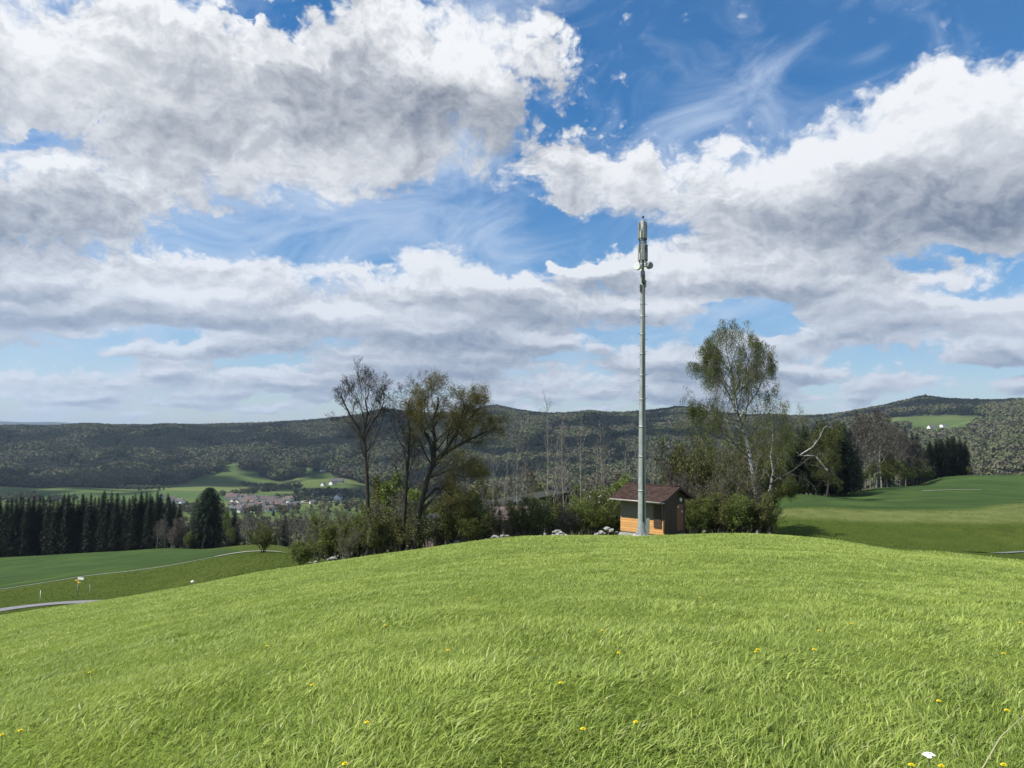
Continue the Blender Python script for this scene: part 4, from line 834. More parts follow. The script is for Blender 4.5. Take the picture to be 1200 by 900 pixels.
# hut
D_H = 55.5
hc = G3(778.5, D_H - 1.0, 0); TH = R(30 - 10)   # nearest corner; long wall runs to the left and away
th = math.atan2(hc.x, hc.y)                       # view azimuth
ux = Vector((-math.cos(R(29) + th), math.sin(R(29) + th), 0))    # along the long wall, from near corner to the left
uy = Vector((math.sin(R(29) + th), math.cos(R(29) + th), 0))      # along the gable, going back right
LW, GW = 3.75, 3.15; zb = H(hc.x, hc.y)
hut = empty('wooden_hut', (hc.x, hc.y, zb), math.atan2(-ux.y, -ux.x), label='small brown wooden hut with tiled gable roof, standing behind the mast', cat='hut')
# local axes: X along the long wall towards the near corner (origin), Y towards the back
m_wood, t, bb = mat('stained_boards_eave_shade'); tcx = t.n('ShaderNodeTexCoord'); o = tcx.outputs['Object']; s3 = t.n('ShaderNodeSeparateXYZ', None, i0=o)
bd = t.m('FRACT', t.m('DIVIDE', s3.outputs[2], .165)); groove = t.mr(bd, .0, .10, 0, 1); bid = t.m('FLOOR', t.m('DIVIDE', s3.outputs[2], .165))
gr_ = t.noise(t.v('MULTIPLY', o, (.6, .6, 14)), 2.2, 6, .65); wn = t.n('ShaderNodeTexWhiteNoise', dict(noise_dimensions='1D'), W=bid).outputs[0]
c = t.mix(t.mr(gr_, .35, .65), (.58, .29, .095), (.72, .38, .14)); c = t.mix(t.m('MULTIPLY', wn, .35), c, (.34, .17, .06)); st_ = t.noise(t.v('MULTIPLY', o, (1, 1, 2)), 1.3, 4, .6); c = t.mix(t.mr(st_, .5, .75, 0, .4), c, (.24, .15, .08)); c = t.mix(t.mr(s3.outputs[2], .98, 1.03), c, t.mix(gr_, (.13, .105, .085), (.21, .175, .145)))     # grey on the upper boards: shade of the eaves put into the colour
c = t.mix(groove, (.07, .045, .03), c)
t.L.new(c, bb.inputs['Base Color']); bb.inputs['Roughness'].default_value = .8; t.L.new(t.n('ShaderNodeBump', None, Strength=1.0, Distance=.02, Height=groove).outputs[0], bb.inputs['Normal'])
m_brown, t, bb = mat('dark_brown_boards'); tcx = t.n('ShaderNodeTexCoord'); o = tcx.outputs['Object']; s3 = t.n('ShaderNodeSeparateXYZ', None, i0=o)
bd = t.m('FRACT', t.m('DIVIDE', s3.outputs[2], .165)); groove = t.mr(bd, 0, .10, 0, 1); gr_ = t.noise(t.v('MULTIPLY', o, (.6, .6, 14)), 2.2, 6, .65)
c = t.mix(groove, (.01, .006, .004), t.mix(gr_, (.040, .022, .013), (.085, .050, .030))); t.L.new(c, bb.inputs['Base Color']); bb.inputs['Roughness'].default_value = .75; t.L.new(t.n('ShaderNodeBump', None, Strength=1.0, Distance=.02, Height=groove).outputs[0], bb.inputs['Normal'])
m_door = plain('door_brown', (.20, .085, .045), .6, 0, 3); m_dkb = plain('dark_brown_wood', (.055, .032, .022), .7, 0, 6); m_gut = plain('zinc_gutter', (.34, .32, .29), .5, .3)
m_tile, t, bb = mat('roof_shingles'); tcx = t.n('ShaderNodeTexCoord'); o = tcx.outputs['Object']; br = t.n('ShaderNodeTexBrick', None, Vector=t.n('ShaderNodeCombineXYZ', None, i0=t.n('ShaderNodeSeparateXYZ', None, i0=o).outputs[0], i1=t.m('MULTIPLY', t.n('ShaderNodeSeparateXYZ', None, i0=o).outputs[1], 1.15)).outputs[0], Scale=1.0, Mortar_Size=.012, Brick_Width=.30, Row_Height=.16, Color1=(.028, .018, .014, 1), Color2=(.048, .031, .025, 1), Mortar=(.035, .02, .018, 1))
nz = t.noise(o, 3.0, 5, .65); c = t.mix(t.mr(nz, .45, .7, 0, .7), br.outputs[0], (.08, .056, .05)); lich = t.noise(o, 14, 3, .6); c = t.mix(t.mr(lich, .62, .68, 0, .5), c, (.24, .22, .20))
t.L.new(c, bb.inputs['Base Color']); bb.inputs['Roughness'].default_value = .95; bb.inputs['Specular IOR Level'].default_value = .05; t.L.new(t.n('ShaderNodeBump', None, Strength=.8, Distance=.02, Height=br.outputs['Fac']).outputs[0], bb.inputs['Normal'])
he, hr = 2.70, 3.34      # eaves and ridge height
zlow = -.5
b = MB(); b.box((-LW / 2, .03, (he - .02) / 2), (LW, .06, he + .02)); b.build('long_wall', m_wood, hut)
b = MB(); b.box((-LW / 2, GW - .03, (he - .02) / 2), (LW, .06, he + .02)); b.build('back_wall', m_brown, hut)
for nm, x in (('gable_wall', -.03), ('gable_wall', -LW + .03)):
    b = MB(); x0, x1 = x - .027, x + .027; prof = [(.065, -.1), (GW - .065, -.1), (GW - .065, he), (GW / 2, hr - .06), (.065, he)]
    vs = [(x0, y, z) for y, z in prof] + [(x1, y, z) for y, z in prof]; b.add(vs, [(4, 3, 2, 1, 0), (5, 6, 7, 8, 9)] + [(i, (i + 1) % 5, 5 + (i + 1) % 5, 5 + i) for i in range(5)]); b.build(nm, m_brown, hut)
b = MB(); b.box((-LW / 2, GW / 2, -.37), (LW - .1, GW - .1, .72)); b.build('plinth', conc, hut)
# roof: two slabs with overhang
ov, ox = .78, .42; sl_ = (hr - he) / (GW / 2)
def slab(s):
    ye = -ov if s < 0 else GW + ov; yr = GW / 2; ze = he - ov * sl_; t_ = .09; vs = []
    for x in (-LW - ox, ox):
        vs += [(x, ye, ze), (x, yr, hr), (x, yr, hr + t_ * 1.1), (x, ye, ze + t_)]
    return MB().add(vs, [(0, 1, 5, 4), (3, 7, 6, 2), (0, 4, 7, 3), (0, 3, 2, 1), (4, 5, 6, 7), (1, 2, 6, 5)])
r1 = slab(-1).build('roof_slope', m_tile, hut); r2 = slab(1).build('roof_slope', m_tile, hut)
MB().tube([(-LW - ox - .02, GW / 2, hr + .10), (ox + .02, GW / 2, hr + .10)], .07, 8).build('ridge_cap', m_tile, hut)
MB().tube([(-LW - ox, -ov - .05, he - ov * sl_ + .02), (ox + .02, -ov - .05, he - ov * sl_ - .01)], .06, 8).build('gutter', m_gut, hut)
MB().tube([(.05, -.05, he - .30), (.05, -.05, .1)], .035, 7).build('downpipe', dark, hut)
for x in (ox + .004, -LW - ox - .004):
    for s in (-1, 1):
        ye = -ov if s < 0 else GW + ov; vs = []
        for dx in (-.02, .02): vs += [(x + dx, ye, he - ov * sl_ - .09), (x + dx, GW / 2, hr - .09), (x + dx, GW / 2, hr + .12), (x + dx, ye, he - ov * sl_ + .12)]
        MB().add(vs, [(0, 1, 2, 3), (7, 6, 5, 4), (0, 4, 5, 1), (3, 2, 6, 7), (0, 3, 7, 4), (1, 5, 6, 2)]).build('barge_board', m_dkb, hut)
for x in (-.06, -LW + .06, -LW / 2):
    MB().box((x, -.30, he - .25), (.09, .56, .09), rx=R(20)).build('rafter_end', m_dkb, hut)
sh = MB().box((-.55, -.045, 1.30), (.62, .05, 1.62)).build('shutter', m_dkb, hut)
for z in (.6, .9, 1.2, 1.5, 1.8): MB().box((-.55, -.078, z), (.56, .016, .06)).build('slat', m_brown, sh)
MB().box((-.03, -.03, (he + .12) / 2), (.09, .09, he - .14)).build('corner_post', m_brown, hut)
dr = MB().box((.012, 2.28, 1.10), (.05, 1.02, 1.98)).build('door', m_door, hut); MB().box((.022, 2.28, 2.13), (.07, 1.16, .08)).build('lintel', m_dkb, hut)
MB().tube([(.05, 2.64, 1.08), (.11, 2.64, 1.08), (.11, 2.52, 1.08)], .016, 6).build('handle', galv, dr); MB().box((.042, 2.60, 1.52), (.008, .16, .12)).build('notice', whitep, dr); MB().box((.042, 2.0, 1.9), (.008, .14, .12)).build('notice', whitep, dr)
lp = MB(); lp.tube([(.0, 2.3, 2.42), (.1, 2.3, 2.42), (.16, 2.3, 2.42)], [.12, .17, .10], 14); lp.build('wall_lamp', whitep, hut)

# long low shed behind the shrubs
m_shed = plain('shed_roof_dark', (.022, .024, .016), .8, 0, 1.5); m_shw = plain('shed_boards', (.13, .10, .085), .85, 0, 1.0); m_shr = plain('faded_tiles', (.13, .095, .088), .85, 0, 3)
def shed(pxa, ra, pxb, rb_, d, lab, depth=2.6):
    a, c = P(pxa, ra, d), P(pxb, rb_, d + 6); v = c - a; L_ = math.hypot(v.x, v.y); o = empty('low_shed', (a.x, a.y, a.z - 3.2), math.atan2(v.y, v.x), label=lab, cat='shed'); dz = v.z
    def qb(y0, y1, z0, z1, x0=0, x1=1, inset=0):
        vs = [(L_ * x, y, z + dz * x) for x in (x0, x1) for y in (y0, y1) for z in (z0, z1)]; return MB().add(vs, [(0, 1, 3, 2), (4, 6, 7, 5), (0, 4, 5, 1), (2, 3, 7, 6), (0, 2, 6, 4), (1, 5, 7, 3)])
    qb(-.5, depth + .5, 3.0, 3.25, -.01, 1.01).build('roof', m_shed, o); qb(.1, depth, -2.5, 2.97, .01, .99).build('wall', m_shw, o)
    for i in range(9): qb(-.4, -.25, -2.5, 2.99, i / 8 * .98 + .005, i / 8 * .98 + .012).build('post', m_dkb, o)
    return o
shed(590, 590, 664, 577, 84, 'long low shed with dark flat roof, seen through the shrubs left of the mast')
shed(508, 608, 588, 592, 82, 'lower dark-roofed shed behind the oak, left of the long shed', 2.2)
a = P(608, 606, 76); o = empty('tool_shed', (a.x, a.y, H(a.x, a.y)), R(12), label='small shed with faded pinkish tile roof behind the shrubs', cat='shed'); hh = a.z - H(a.x, a.y)
MB().box((0, 1.5, hh / 2 - .4), (2.6, 2.4, hh)).build('wall', m_shw, o); MB().box((0, .9, hh + .28), (3.2, 2.4, .1), rx=R(28)).build('roof', m_shr, o); MB().box((0, 2.75, hh + .32), (3.2, 1.8, .1), rx=R(-28)).build('roof', m_shr, o)
# stone heaps
m_st, t, bb = mat('pale_stone'); tcx = t.n('ShaderNodeTexCoord'); nz = t.noise(tcx.outputs['Object'], 4, 5, .7); t.L.new(t.mix(t.mr(nz, .35, .65), (.16, .155, .145), (.36, .35, .33)), bb.inputs['Base Color']); bb.inputs['Roughness'].default_value = .95
def rock_mesh(seed, s):
    import bmesh
    bm = bmesh.new(); bmesh.ops.create_icosphere(bm, subdivisions=2, radius=1); r_ = random.Random(seed); sc_ = Vector((r_.uniform(.7, 1.3), r_.uniform(.7, 1.2), r_.uniform(.4, .7))) * s
    for v in bm.verts:
        n = mnoise.noise(v.co * 1.6 + Vector((seed, 0, 0))); v.co = v.co * (1 + .45 * n); v.co = Vector((v.co.x * sc_.x, v.co.y * sc_.y, v.co.z * sc_.z))
    me = bpy.data.meshes.new('rock'); bm.to_mesh(me); bm.free(); return me
rocks = [rock_mesh(i, .22) for i in range(5)]; rr2 = random.Random(6)
HEAPS = [(532, 60.2, 9, 'behind the oak'), (586, 58.6, 9, 'left of the middle shrubs'), (650, 59.2, 9, 'between shrubs left of the mast'), (713, 57.8, 14, 'against the left end of the hut'), (384, 59.2, 6, 'under the left shrubs')]
for px, d, n, wh in HEAPS:
    c = G3(px, d)
    for i in range(n):
        x = c.x + rr2.uniform(-1.0, 1.0); y = c.y + rr2.uniform(-.5, .5); lv = max(0, .5 - abs(x - c.x) * .5) * rr2.random(); o = link('rock', rocks[i % 5], m_st if not rocks[i % 5].materials else None, None, (x, y, H(x, y) + .10 + lv)); o.rotation_euler = (rr2.uniform(-.3, .3), rr2.uniform(-.3, .3), rr2.uniform(0, 6)); s_ = rr2.uniform(.6, 1.3); o.scale = (s_,) * 3
        tag(o, 'pale grey rock in the stone heap ' + wh, 'rock', 'stone heap ' + wh)

# ---------------------------------------------------------------- roads and tracks
m_asp = plain('asphalt', (.16, .16, .17), .85, 0, 2); m_gra = plain('gravel_track', (.30, .29, .24), .95, 0, 1.5)
def ribbon(name, pts, wd, m, lift=.035, n=60):
    w_at = (lambda f: wd) if not hasattr(wd, '__len__') else (lambda f: float(np.interp(f, np.linspace(0, 1, len(wd)), wd)))
    pts = [Vector((*gxy(px, d), 0)) for px, d in pts]; out = []; seg = [(pts[i + 1] - pts[i]).length for i in range(len(pts) - 1)]
    for i in range(len(pts) - 1):
        k = max(3, int(seg[i] / 1.2)); p0, p1, p2, p3 = pts[max(i - 1, 0)], pts[i], pts[i + 1], pts[min(i + 2, len(pts) - 1)]
        for j in range(k + (i == len(pts) - 2)):
            u = j / k; out.append(.5 * ((2 * p1) + (p2 - p0) * u + (2 * p0 - 5 * p1 + 4 * p2 - p3) * u * u + (3 * p1 - p0 - 3 * p2 + p3) * u ** 3))
    V = []; Fc = []; m_ = 5
    for i, p in enumerate(out):
        t_ = (out[min(i + 1, len(out) - 1)] - out[max(i - 1, 0)]).normalized(); s_ = Vector((-t_.y, t_.x, 0))
        for k in range(m_): q = p + s_ * w_at(i / len(out)) * (k / (m_ - 1) - .5); V.append((q.x, q.y))
    V = np.array(V); Z = height(V[:, 0], V[:, 1]) + lift; V3 = np.concatenate([V, Z[:, None]], 1)
    for i in range(len(out) - 1):
        for k in range(m_ - 1): Fc.append((i * m_ + k, (i + 1) * m_ + k, (i + 1) * m_ + k + 1, i * m_ + k + 1))
    b = MB(); b.add(V3.tolist(), Fc, True); return tag(b.build(name, m), kind='structure')
ribbon('road', [(-260, 72), (-100, 79), (0, 84), (50, 86), (90, 86.5), (125, 85), (160, 83), (200, 80), (240, 77)], (12, 11, 8, 5, 3.4, 3, 3, 3, 3), m_asp, .07)
ribbon('gravel_track', [(-300, 119), (0, 117.3), (100, 118), (200, 119), (250, 122), (262, 123)], .5, m_gra, .07)
ribbon('track_end', [(255, 122.5), (285, 128), (315, 136), (333, 144)], (.9, 2.6, 3.2, 2.6), m_gra, .09)
ribbon('side_road', [(1130, 57), (1160, 60), (1200, 62.5), (1300, 66), (1420, 68)], 3.0, m_asp, .06)
ribbon('farm_track', [(1080, 196), (1120, 205), (1150, 212)], .7, m_gra, .08)
for pts in ([(330, 1330), (365, 1400), (400, 1440), (430, 1450)], [(430, 1700), (380, 1560), (345, 1350)]): ribbon('valley_road', pts, 7, m_gra, 1.5)

# hiking signpost, stakes, marker
yel = plain('yellow_sign', (.75, .42, .03), .5); wht = plain('white_sign', (.75, .75, .72), .5)
c = G3(97, 93.5); ps = empty('hiking_signpost', c, 0, label='grey hiking signpost with yellow and white pointers at the roadside', cat='signpost')
MB().tube([(0, 0, -.3), (0, 0, 2.35)], .045, 8).build('post', paint, ps)
def pointer(z, x0, x1, h_, m):
    s_ = 1 if x1 > x0 else -1; y = -.06; tipx = x1 + s_ * .14
    vs = [(x0, y - .012, z - h_ / 2), (x1, y - .012, z - h_ / 2), (tipx, y - .012, z), (x1, y - .012, z + h_ / 2), (x0, y - .012, z + h_ / 2)]; vs += [(a_, y + .012, c_) for a_, b_, c_ in vs]
    return MB().add(vs, [(0, 1, 2, 3, 4), (9, 8, 7, 6, 5)] + [(i, 5 + i, 5 + (i + 1) % 5, (i + 1) % 5) for i in range(5)]).build('pointer', m, ps)
p1 = pointer(2.2, .05, .78, .30, wht); p2 = pointer(1.95, -.05, -.35, .14, yel); p3 = pointer(1.72, -.03, .30, .17, yel); ps.rotation_euler[2] = R(-14)
for px, d, h_, m, lb in ((111, 94, 1.25, paint, 'thin grey post just right of the hiking signpost'), (54, 92.5, 1.15, wht, 'thin pale stake left of the hiking signpost')):
    o = empty('marker_post', G3(px, d), 0, label=lb, cat='post'); MB().tube([(0, 0, -.2), (0, 0, h_)], .035, 6).build('shaft', m, o); MB().tube([(0, 0, h_), (0, 0, h_ + .06)], [.04, .015], 6).build('cap', m, o)
o = empty('marker_stake', G3(230, 62), 0, label='short white marker stake at the left edge of the meadow', cat='marker'); MB().tube([(0, 0, -.1), (0, 0, .22)], .035, 6).build('shaft', paint, o); MB().tube([(0, 0, .20), (0, 0, .27), (0, 0, .36), (0, 0, .40)], [.10, .14, .14, .05], 10).build('cap', wht, o)

# ---------------------------------------------------------------- village and farms
m_wall = [plain('render_white', (.80, .79, .76), .85, 0, .4), plain('render_cream', (.55, .50, .42), .85, 0, .4), plain('render_grey', (.38, .37, .36), .85, 0, .4)]
m_rf = [plain('roof_brown', (.095, .075, .070), .85, 0, .8), plain('roof_red', (.13, .085, .075), .85, 0, .8), plain('roof_dark', (.085, .075, .075), .85, 0, .8)]
m_win = plain('window_glass', (.03, .035, .04), .2)
def house(w_, l_, h_, rh, wm, rm, nwin=3, **k):
    o = empty('house', (0, 0, 0), 0, **k); b = MB(); prof = [(-w_ / 2, -4), (w_ / 2, -4), (w_ / 2, h_), (0, h_ + rh), (-w_ / 2, h_)]
    vs = [(-l_ / 2, y, z) for y, z in prof] + [(l_ / 2, y, z) for y, z in prof]; b.add(vs, [(4, 3, 2, 1, 0), (5, 6, 7, 8, 9)] + [(i, (i + 1) % 5, 5 + (i + 1) % 5, 5 + i) for i in (0, 1, 4)]); b.build('wall', wm, o)
    q = rh / (w_ / 2); e = .8; b = MB()
    for s in (-1, 1):
        vs = []
        for x in (-l_ / 2 - .6, l_ / 2 + .6): vs += [(x, s * (w_ / 2 + e), h_ - e * q + .05), (x, 0, h_ + rh + .05), (x, 0, h_ + rh + .4), (x, s * (w_ / 2 + e), h_ - e * q + .4)]
        b.add(vs, [(0, 1, 5, 4), (3, 7, 6, 2), (0, 4, 7, 3), (0, 3, 2, 1), (4, 5, 6, 7)])
    rf = b.build('roof', rm, o); MB().box((l_ * .2, w_ * .15, h_ + rh + .2), (.8, .8, 1.8)).build('chimney', wm, rf)
    for i in range(nwin):
        for z in (1.6, 4.3):
            if z + 1 < h_: MB().box((-l_ / 2 + (i + .5) * l_ / nwin, -w_ / 2 - .02, z), (1.1, .08, 1.3)).build('window', m_win, o)
    for y in (-w_ * .22, w_ * .22): MB().box((-l_ / 2 - .02, y, 1.8), (.08, 1.1, 1.3)).build('window', m_win, o)
    return o
hp = []; rh_ = random.Random(31); seen = 0
VG = []
for j in range(78):
    px = rh_.triangular(262, 345, 305); t_ = (px - 262) / 83; row = rh_.uniform(584 + 1.5 * t_, 601 - 2 * t_); VG.append((px, row))
VG += [(270, 583), (278, 584), (288, 585), (296, 585), (322, 588), (331, 587), (337, 589), (203, 588), (212, 590), (207, 592), (190, 585)]
def depth_for(px, row):
    ds = np.arange(900, 2300, 12.0); v = [ray(px, 560)]; xs = ds * v[0].x / v[0].y; py = px_of(xs, ds, height(xs, ds))[1]; return float(ds[np.argmin(np.abs(py - row))])
wn_ = ['white', 'cream', 'grey']; rn_ = ['brown', 'red-brown', 'dark']
for j, (px, row) in enumerate(sorted(VG)):
    d = depth_for(px, row); loc = G3(px, d); wk = rh_.choice([0, 0, 0, 1, 2]); rk = rh_.choice([0, 0, 0, 1, 2, 2]); lb = '%s-walled house with %s roof, %s from the left in the valley village' % (wn_[wk], rn_[rk], ordn(j)); rz = rh_.choice([.2, 1.77, .35, -.3, 1.3]); key = (wk, rk)
    ex = [h for h in hp if h[0] == key]
    if not ex: o = house(9, 13, 5.6, 3.6, m_wall[wk], m_rf[rk], label=lb, cat='house', group='houses of the valley village'); o.location = loc; o.rotation_euler[2] = rz; hp.append((key, o))
    else: copy_thing(ex[0][1], loc, rz, rh_.uniform(.8, 1.15), label=lb)
def one_house(px, row, rz, dims, wk, rk, lb, d=None, name='house', cat='house'):
    d = d or depth_for(px, row); o = house(*dims, m_wall[wk], m_rf[rk], label=lb, cat=cat); o.location = G3(px, d); o.rotation_euler[2] = rz; o.name = name; return o
one_house(311.5, 597.5, R(100), (12, 20, 7, 6), 0, 0, 'big white gabled house in the middle of the village')
one_house(323, 594, R(10), (12, 24, 5, 5), 2, 0, 'long low building with brown roof right of the big white gable')
one_house(346, 592, R(5), (11, 20, 4, 2), 0, 2, 'flat white workshop at the right end of the village')
one_house(352, 593.5, R(15), (5, 7, 2.5, 1), 0, 2, 'small white cabin beside the valley road')
one_house(367, 590.5, R(30), (8, 10, 4, 3), 0, 0, 'white cottage by the valley road, right of the village')
one_house(370.5, 581, R(0), (10, 14, 6, 3), 0, 2, 'white house alone in the trees above the valley road')
one_house(397, 586, R(80), (12, 16, 7, 5), 0, 1, 'bright white house on the slope left of the bare ash')
one_house(379, 569.5, R(70), (9, 11, 5, 4), 0, 2, 'white gabled cottage beside the grey barn on the far slope')
one_house(390, 568, R(60), (12, 16, 5, 5), 0, 2, 'white farmhouse with dark barn roof on the far slope')
one_house(395, 565.5, R(0), (14, 34, 5, 6), 2, 2, 'grey barn with long dark roof on the far slope')
one_house(400, 578, R(20), (12, 22, 5, 5), 1, 1, 'brown-roofed farm building on the slope left of the bare ash')
one_house(378.5, 551.5, R(15), (10, 20, 4, 5), 0, 0, 'pale farmhouse high on the green clearing across the valley')
one_house(1094.5, 507.5, R(4), (14, 24, 4, 5), 0, 2, 'grey-roofed farm shed below the bright field on the right hill', 2060)
one_house(1108, 507.5, R(8), (13, 18, 5.5, 1.5), 0, 1, 'white farmhouse below the bright field on the right hill', 2060)
one_house(1193, 552.5, R(5), (10, 18, 4.5, 3), 0, 2, 'white house between trees at the right edge', 1180)
# works buildings
def works(px, row, d, dims, m, lb):
    a = P(px, row, d); o = empty('works_hall', (a.x, a.y, a.z), R(2), label=lb, cat='factory'); L_, W_, h_ = dims
    MB().box((0, W_ / 2, h_ / 2 - 8), (L_, W_, h_ + 16)).build('wall', m, o); MB().box((0, W_ / 2, h_ + .6), (L_ + 2, W_ + 2, 1.2)).build('roof', m_wall[2], o); MB().box((0, -.15, h_ * .6), (L_ * .92, .2, h_ * .18)).build('window_band', m_win, o)
    return o
works(37, 580, 1900, (100, 30, 7), plain('works_grey', (.20, .20, .22), .7), 'long low grey works hall behind the spruce row')
works(65.5, 577, 1880, (22, 24, 13), plain('works_dark', (.035, .04, .06), .7), 'dark block-shaped works tower beside the long grey hall')
works(66, 581, 1850, (20, 8, 3), m_wall[0], 'small white annex at the foot of the dark works tower')
# ---------------------------------------------------------------- meadow grass
def grass_mesh(name, X, Y, Hh, Wd, seed, segs=2):
    rs_ = np.random.RandomState(seed); n = len(X); Z = height(X, Y) - .01
    a = 0.35 + wav(X, Y, 2.3, 40) * 1.6 + wav(X, Y, .8, 45) * 1.1 + rs_.normal(0, 1.0, n)          # the wind lays it over in patches
    bend = np.clip(.85 + .35 * wav(X, Y, 1.7, 50) + rs_.normal(0, .25, n), .08, 1.25)
    d = np.stack([np.cos(a), np.sin(a)], 1); fa = rs_.uniform(0, 6.28, n); s = np.stack([np.cos(fa), np.sin(fa)], 1) * (Wd / 2)[:, None]
    B = np.stack([X, Y, Z], 1); rows = []
    for k in range(segs + 1):
        f = k / (segs + .0); hh = Hh * f * (1 - .28 * bend * f); off = Hh * bend * f ** 1.8 * .85
        c = B + np.stack([d[:, 0] * off * 1.25, d[:, 1] * off * 1.25, hh], 1); wk = (1 - f ** 2.2)
        if k < segs: rows.append(c - np.concatenate([s * wk, np.zeros((n, 1))], 1)); rows.append(c + np.concatenate([s * wk, np.zeros((n, 1))], 1))
        else: rows.append(c)
    m = len(rows); V = np.stack(rows, 1).reshape(-1, 3); base = np.arange(n)[:, None] * m; L = []
    for k in range(segs - 1): L.append(base + np.array([[2 * k, 2 * k + 1, 2 * k + 3, 2 * k + 2]]))
    q = np.concatenate(L, 1) if L else np.zeros((n, 0), int); tr = base + np.array([[2 * segs - 2, 2 * segs - 1, 2 * segs]])
    loops = np.concatenate([q, tr], 1).ravel(); per = [4] * (segs - 1) + [3]; tot = np.tile(per, n); st = np.concatenate([[0], np.cumsum(tot)[:-1]])
    pt_ = wav(X, Y, 1.9, 33) * .6 + wav(X, Y, .7, 22) * .4; tint = np.clip(.52 + .20 * wav(X, Y, 11, 52) + .14 * wav(X, Y, 1.4, 46) - .30 * np.clip((pt_ - .38) * 4, 0, 1) + rs_.normal(0, .22, n), 0, 1)
    dry = (rs_.rand(n) < .05).astype(float) * rs_.uniform(.4, 1, n)
    return np_mesh(name, V, loops, st, tot, True, dict(tint=('FACE', np.repeat(tint, segs)), dry=('FACE', np.repeat(dry, segs))))
m_gr, t, b = mat('grass_blades')
ti = attr(t, 'tint'); dy_ = attr(t, 'dry')
cr = t.N.new('ShaderNodeValToRGB'); t.L.new(ti, cr.inputs[0]); e = cr.color_ramp.elements; e[0].color = (.115, .175, .032, 1); e[1].color = (.45, .52, .120, 1); q = e.new(.5); q.color = (.275, .360, .068, 1)
c = t.mix(dy_, cr.outputs[0], (.48, .47, .22)); t.L.new(c, b.inputs['Base Color']); b.inputs['Roughness'].default_value = .5; b.inputs['Specular IOR Level'].default_value = .32
tr = t.n('ShaderNodeBsdfTranslucent', None, Color=c); mx = t.n('ShaderNodeMixShader', None, i0=.38); t.L.new(b.outputs[0], mx.inputs[1]); t.L.new(tr.outputs[0], mx.inputs[2]); t.L.new(mx.outputs[0], t.N['Material Output'].inputs[0])
rg_ = np.random.RandomState(99); XS, YS, HS, WS = [], [], [], []
bands = [(2.6, 5, 5200, .046, .0036), (5, 8, 3400, .047, .0046), (8, 12, 1800, .050, .0066), (12, 18, 850, .054, .0092), (18, 27, 400, .065, .014), (27, 40, 170, .07, .021), (40, 62, 75, .08, .030)]
for d0, d1, dn, hh, ww in bands:
    x0, x1 = -.74 * d1, .74 * d1; n = int((x1 - x0) * (d1 - d0) * dn); x = rg_.uniform(x0, x1, n); y = rg_.uniform(d0, d1, n)
    cl = wav(x, y, .55, 30) * .5 + wav(x, y, .23, 35) * .4; k = (np.abs(x) < .735 * y + 1.0) & (rg_.rand(n) < np.clip(.72 + cl, .15, 1)); 
    mm = poly_mask(x[k], y[k], MOWN, .6); kk = mm > rg_.rand(len(mm)); x, y, cl = x[k][kk], y[k][kk], cl[k][kk]
    XS.append(x); YS.append(y); h_ = hh * np.clip(1 + .30 * wav(x, y, 1.9, 20) + .25 * wav(x, y, .5, 12) + .5 * np.clip(wav(x, y, 1.9, 33) * .6 + wav(x, y, .7, 22) * .4 - .3, 0, 1) + rg_.normal(0, .22, len(x)), .35, 2.0); HS.append(h_); WS.append(np.full(len(x), ww) * rg_.uniform(.7, 1.3, len(x)))
# rank tufts, taller and darker
tx, ty = [], []; rt_ = random.Random(17)
for px, row in [(1050, 865), (1080, 858), (1000, 872), (890, 880), (870, 890), (770, 880), (740, 875), (1130, 755), (1150, 748), (1100, 745), (620, 885), (440, 806), (560, 782), (530, 790), (150, 870), (290, 893), (690, 858), (1170, 760), (270, 820), (130, 832), (720, 800), (850, 870), (1010, 760)] + [(rt_.uniform(0, 1200), rt_.uniform(690, 892)) for _ in range(90)]:
    v = ray(px, row); ds = np.arange(2.5, 60, .05); xs = ds * v.x / v.y; k = np.argmax(height(xs, ds) > ds * v.z / v.y); d = ds[k]; n = int(rt_.choice([70, 110, 180, 260]) * min(1.6, 1 + d / 20)); tx.append(xs[k] + rg_.normal(0, .16 + .012 * d, n)); ty.append(d + rg_.normal(0, .14 + .012 * d, n))
tx, ty = np.concatenate(tx), np.concatenate(ty); dd = np.hypot(tx, ty)
XS.append(tx); YS.append(ty); HS.append(.085 * rg_.uniform(.6, 1.2, len(tx))); WS.append((.006 + .0007 * dd) * rg_.uniform(.8, 1.4, len(tx)))
X, Y, Hh, Wd = map(np.concatenate, (XS, YS, HS, WS)); print('blades', len(X))
tag(link('meadow_grass', grass_mesh('meadow_grass', X, Y, Hh, Wd, 5), m_gr), 'bright green wind-blown meadow grass filling the foreground', None, None, 'stuff')
# rough grass on the verges
X = rg_.uniform(-100, 90, 90000); Y = rg_.uniform(55, 125, 90000); mm = poly_mask(X, Y, MOWN, .6); mw = np.maximum(poly_mask(X, Y, WHEAT_L, .8), poly_mask(X, Y, WHEAT_R, .8))
rd = np.minimum(seg_dist(X, Y, [gxy(*q) for q in [(-260, 72), (-100, 79), (0, 84), (50, 86), (90, 86.5), (125, 85), (160, 83), (200, 80), (240, 77)]]), seg_dist(X, Y, [gxy(*q) for q in [(1130, 57), (1160, 60), (1200, 62.5), (1300, 66), (1420, 68)]]))
rd = np.minimum(rd, seg_dist(X, Y, [gxy(*q) for q in [(-300, 119), (0, 117.3), (100, 118), (200, 119), (250, 122), (290, 129)]]) + .9)
stp_ = poly_mask(X, Y, STRIP, 1.0); k = (stp_ < rg_.uniform(.1, 1.4, len(X))) & (mm < .3) & (mw < .3) & (rd > np.interp(X, [-90, -60, -50], [5.5, 4.2, 2.2])) & (np.abs(X) < .76 * Y); X, Y = X[k], Y[k]
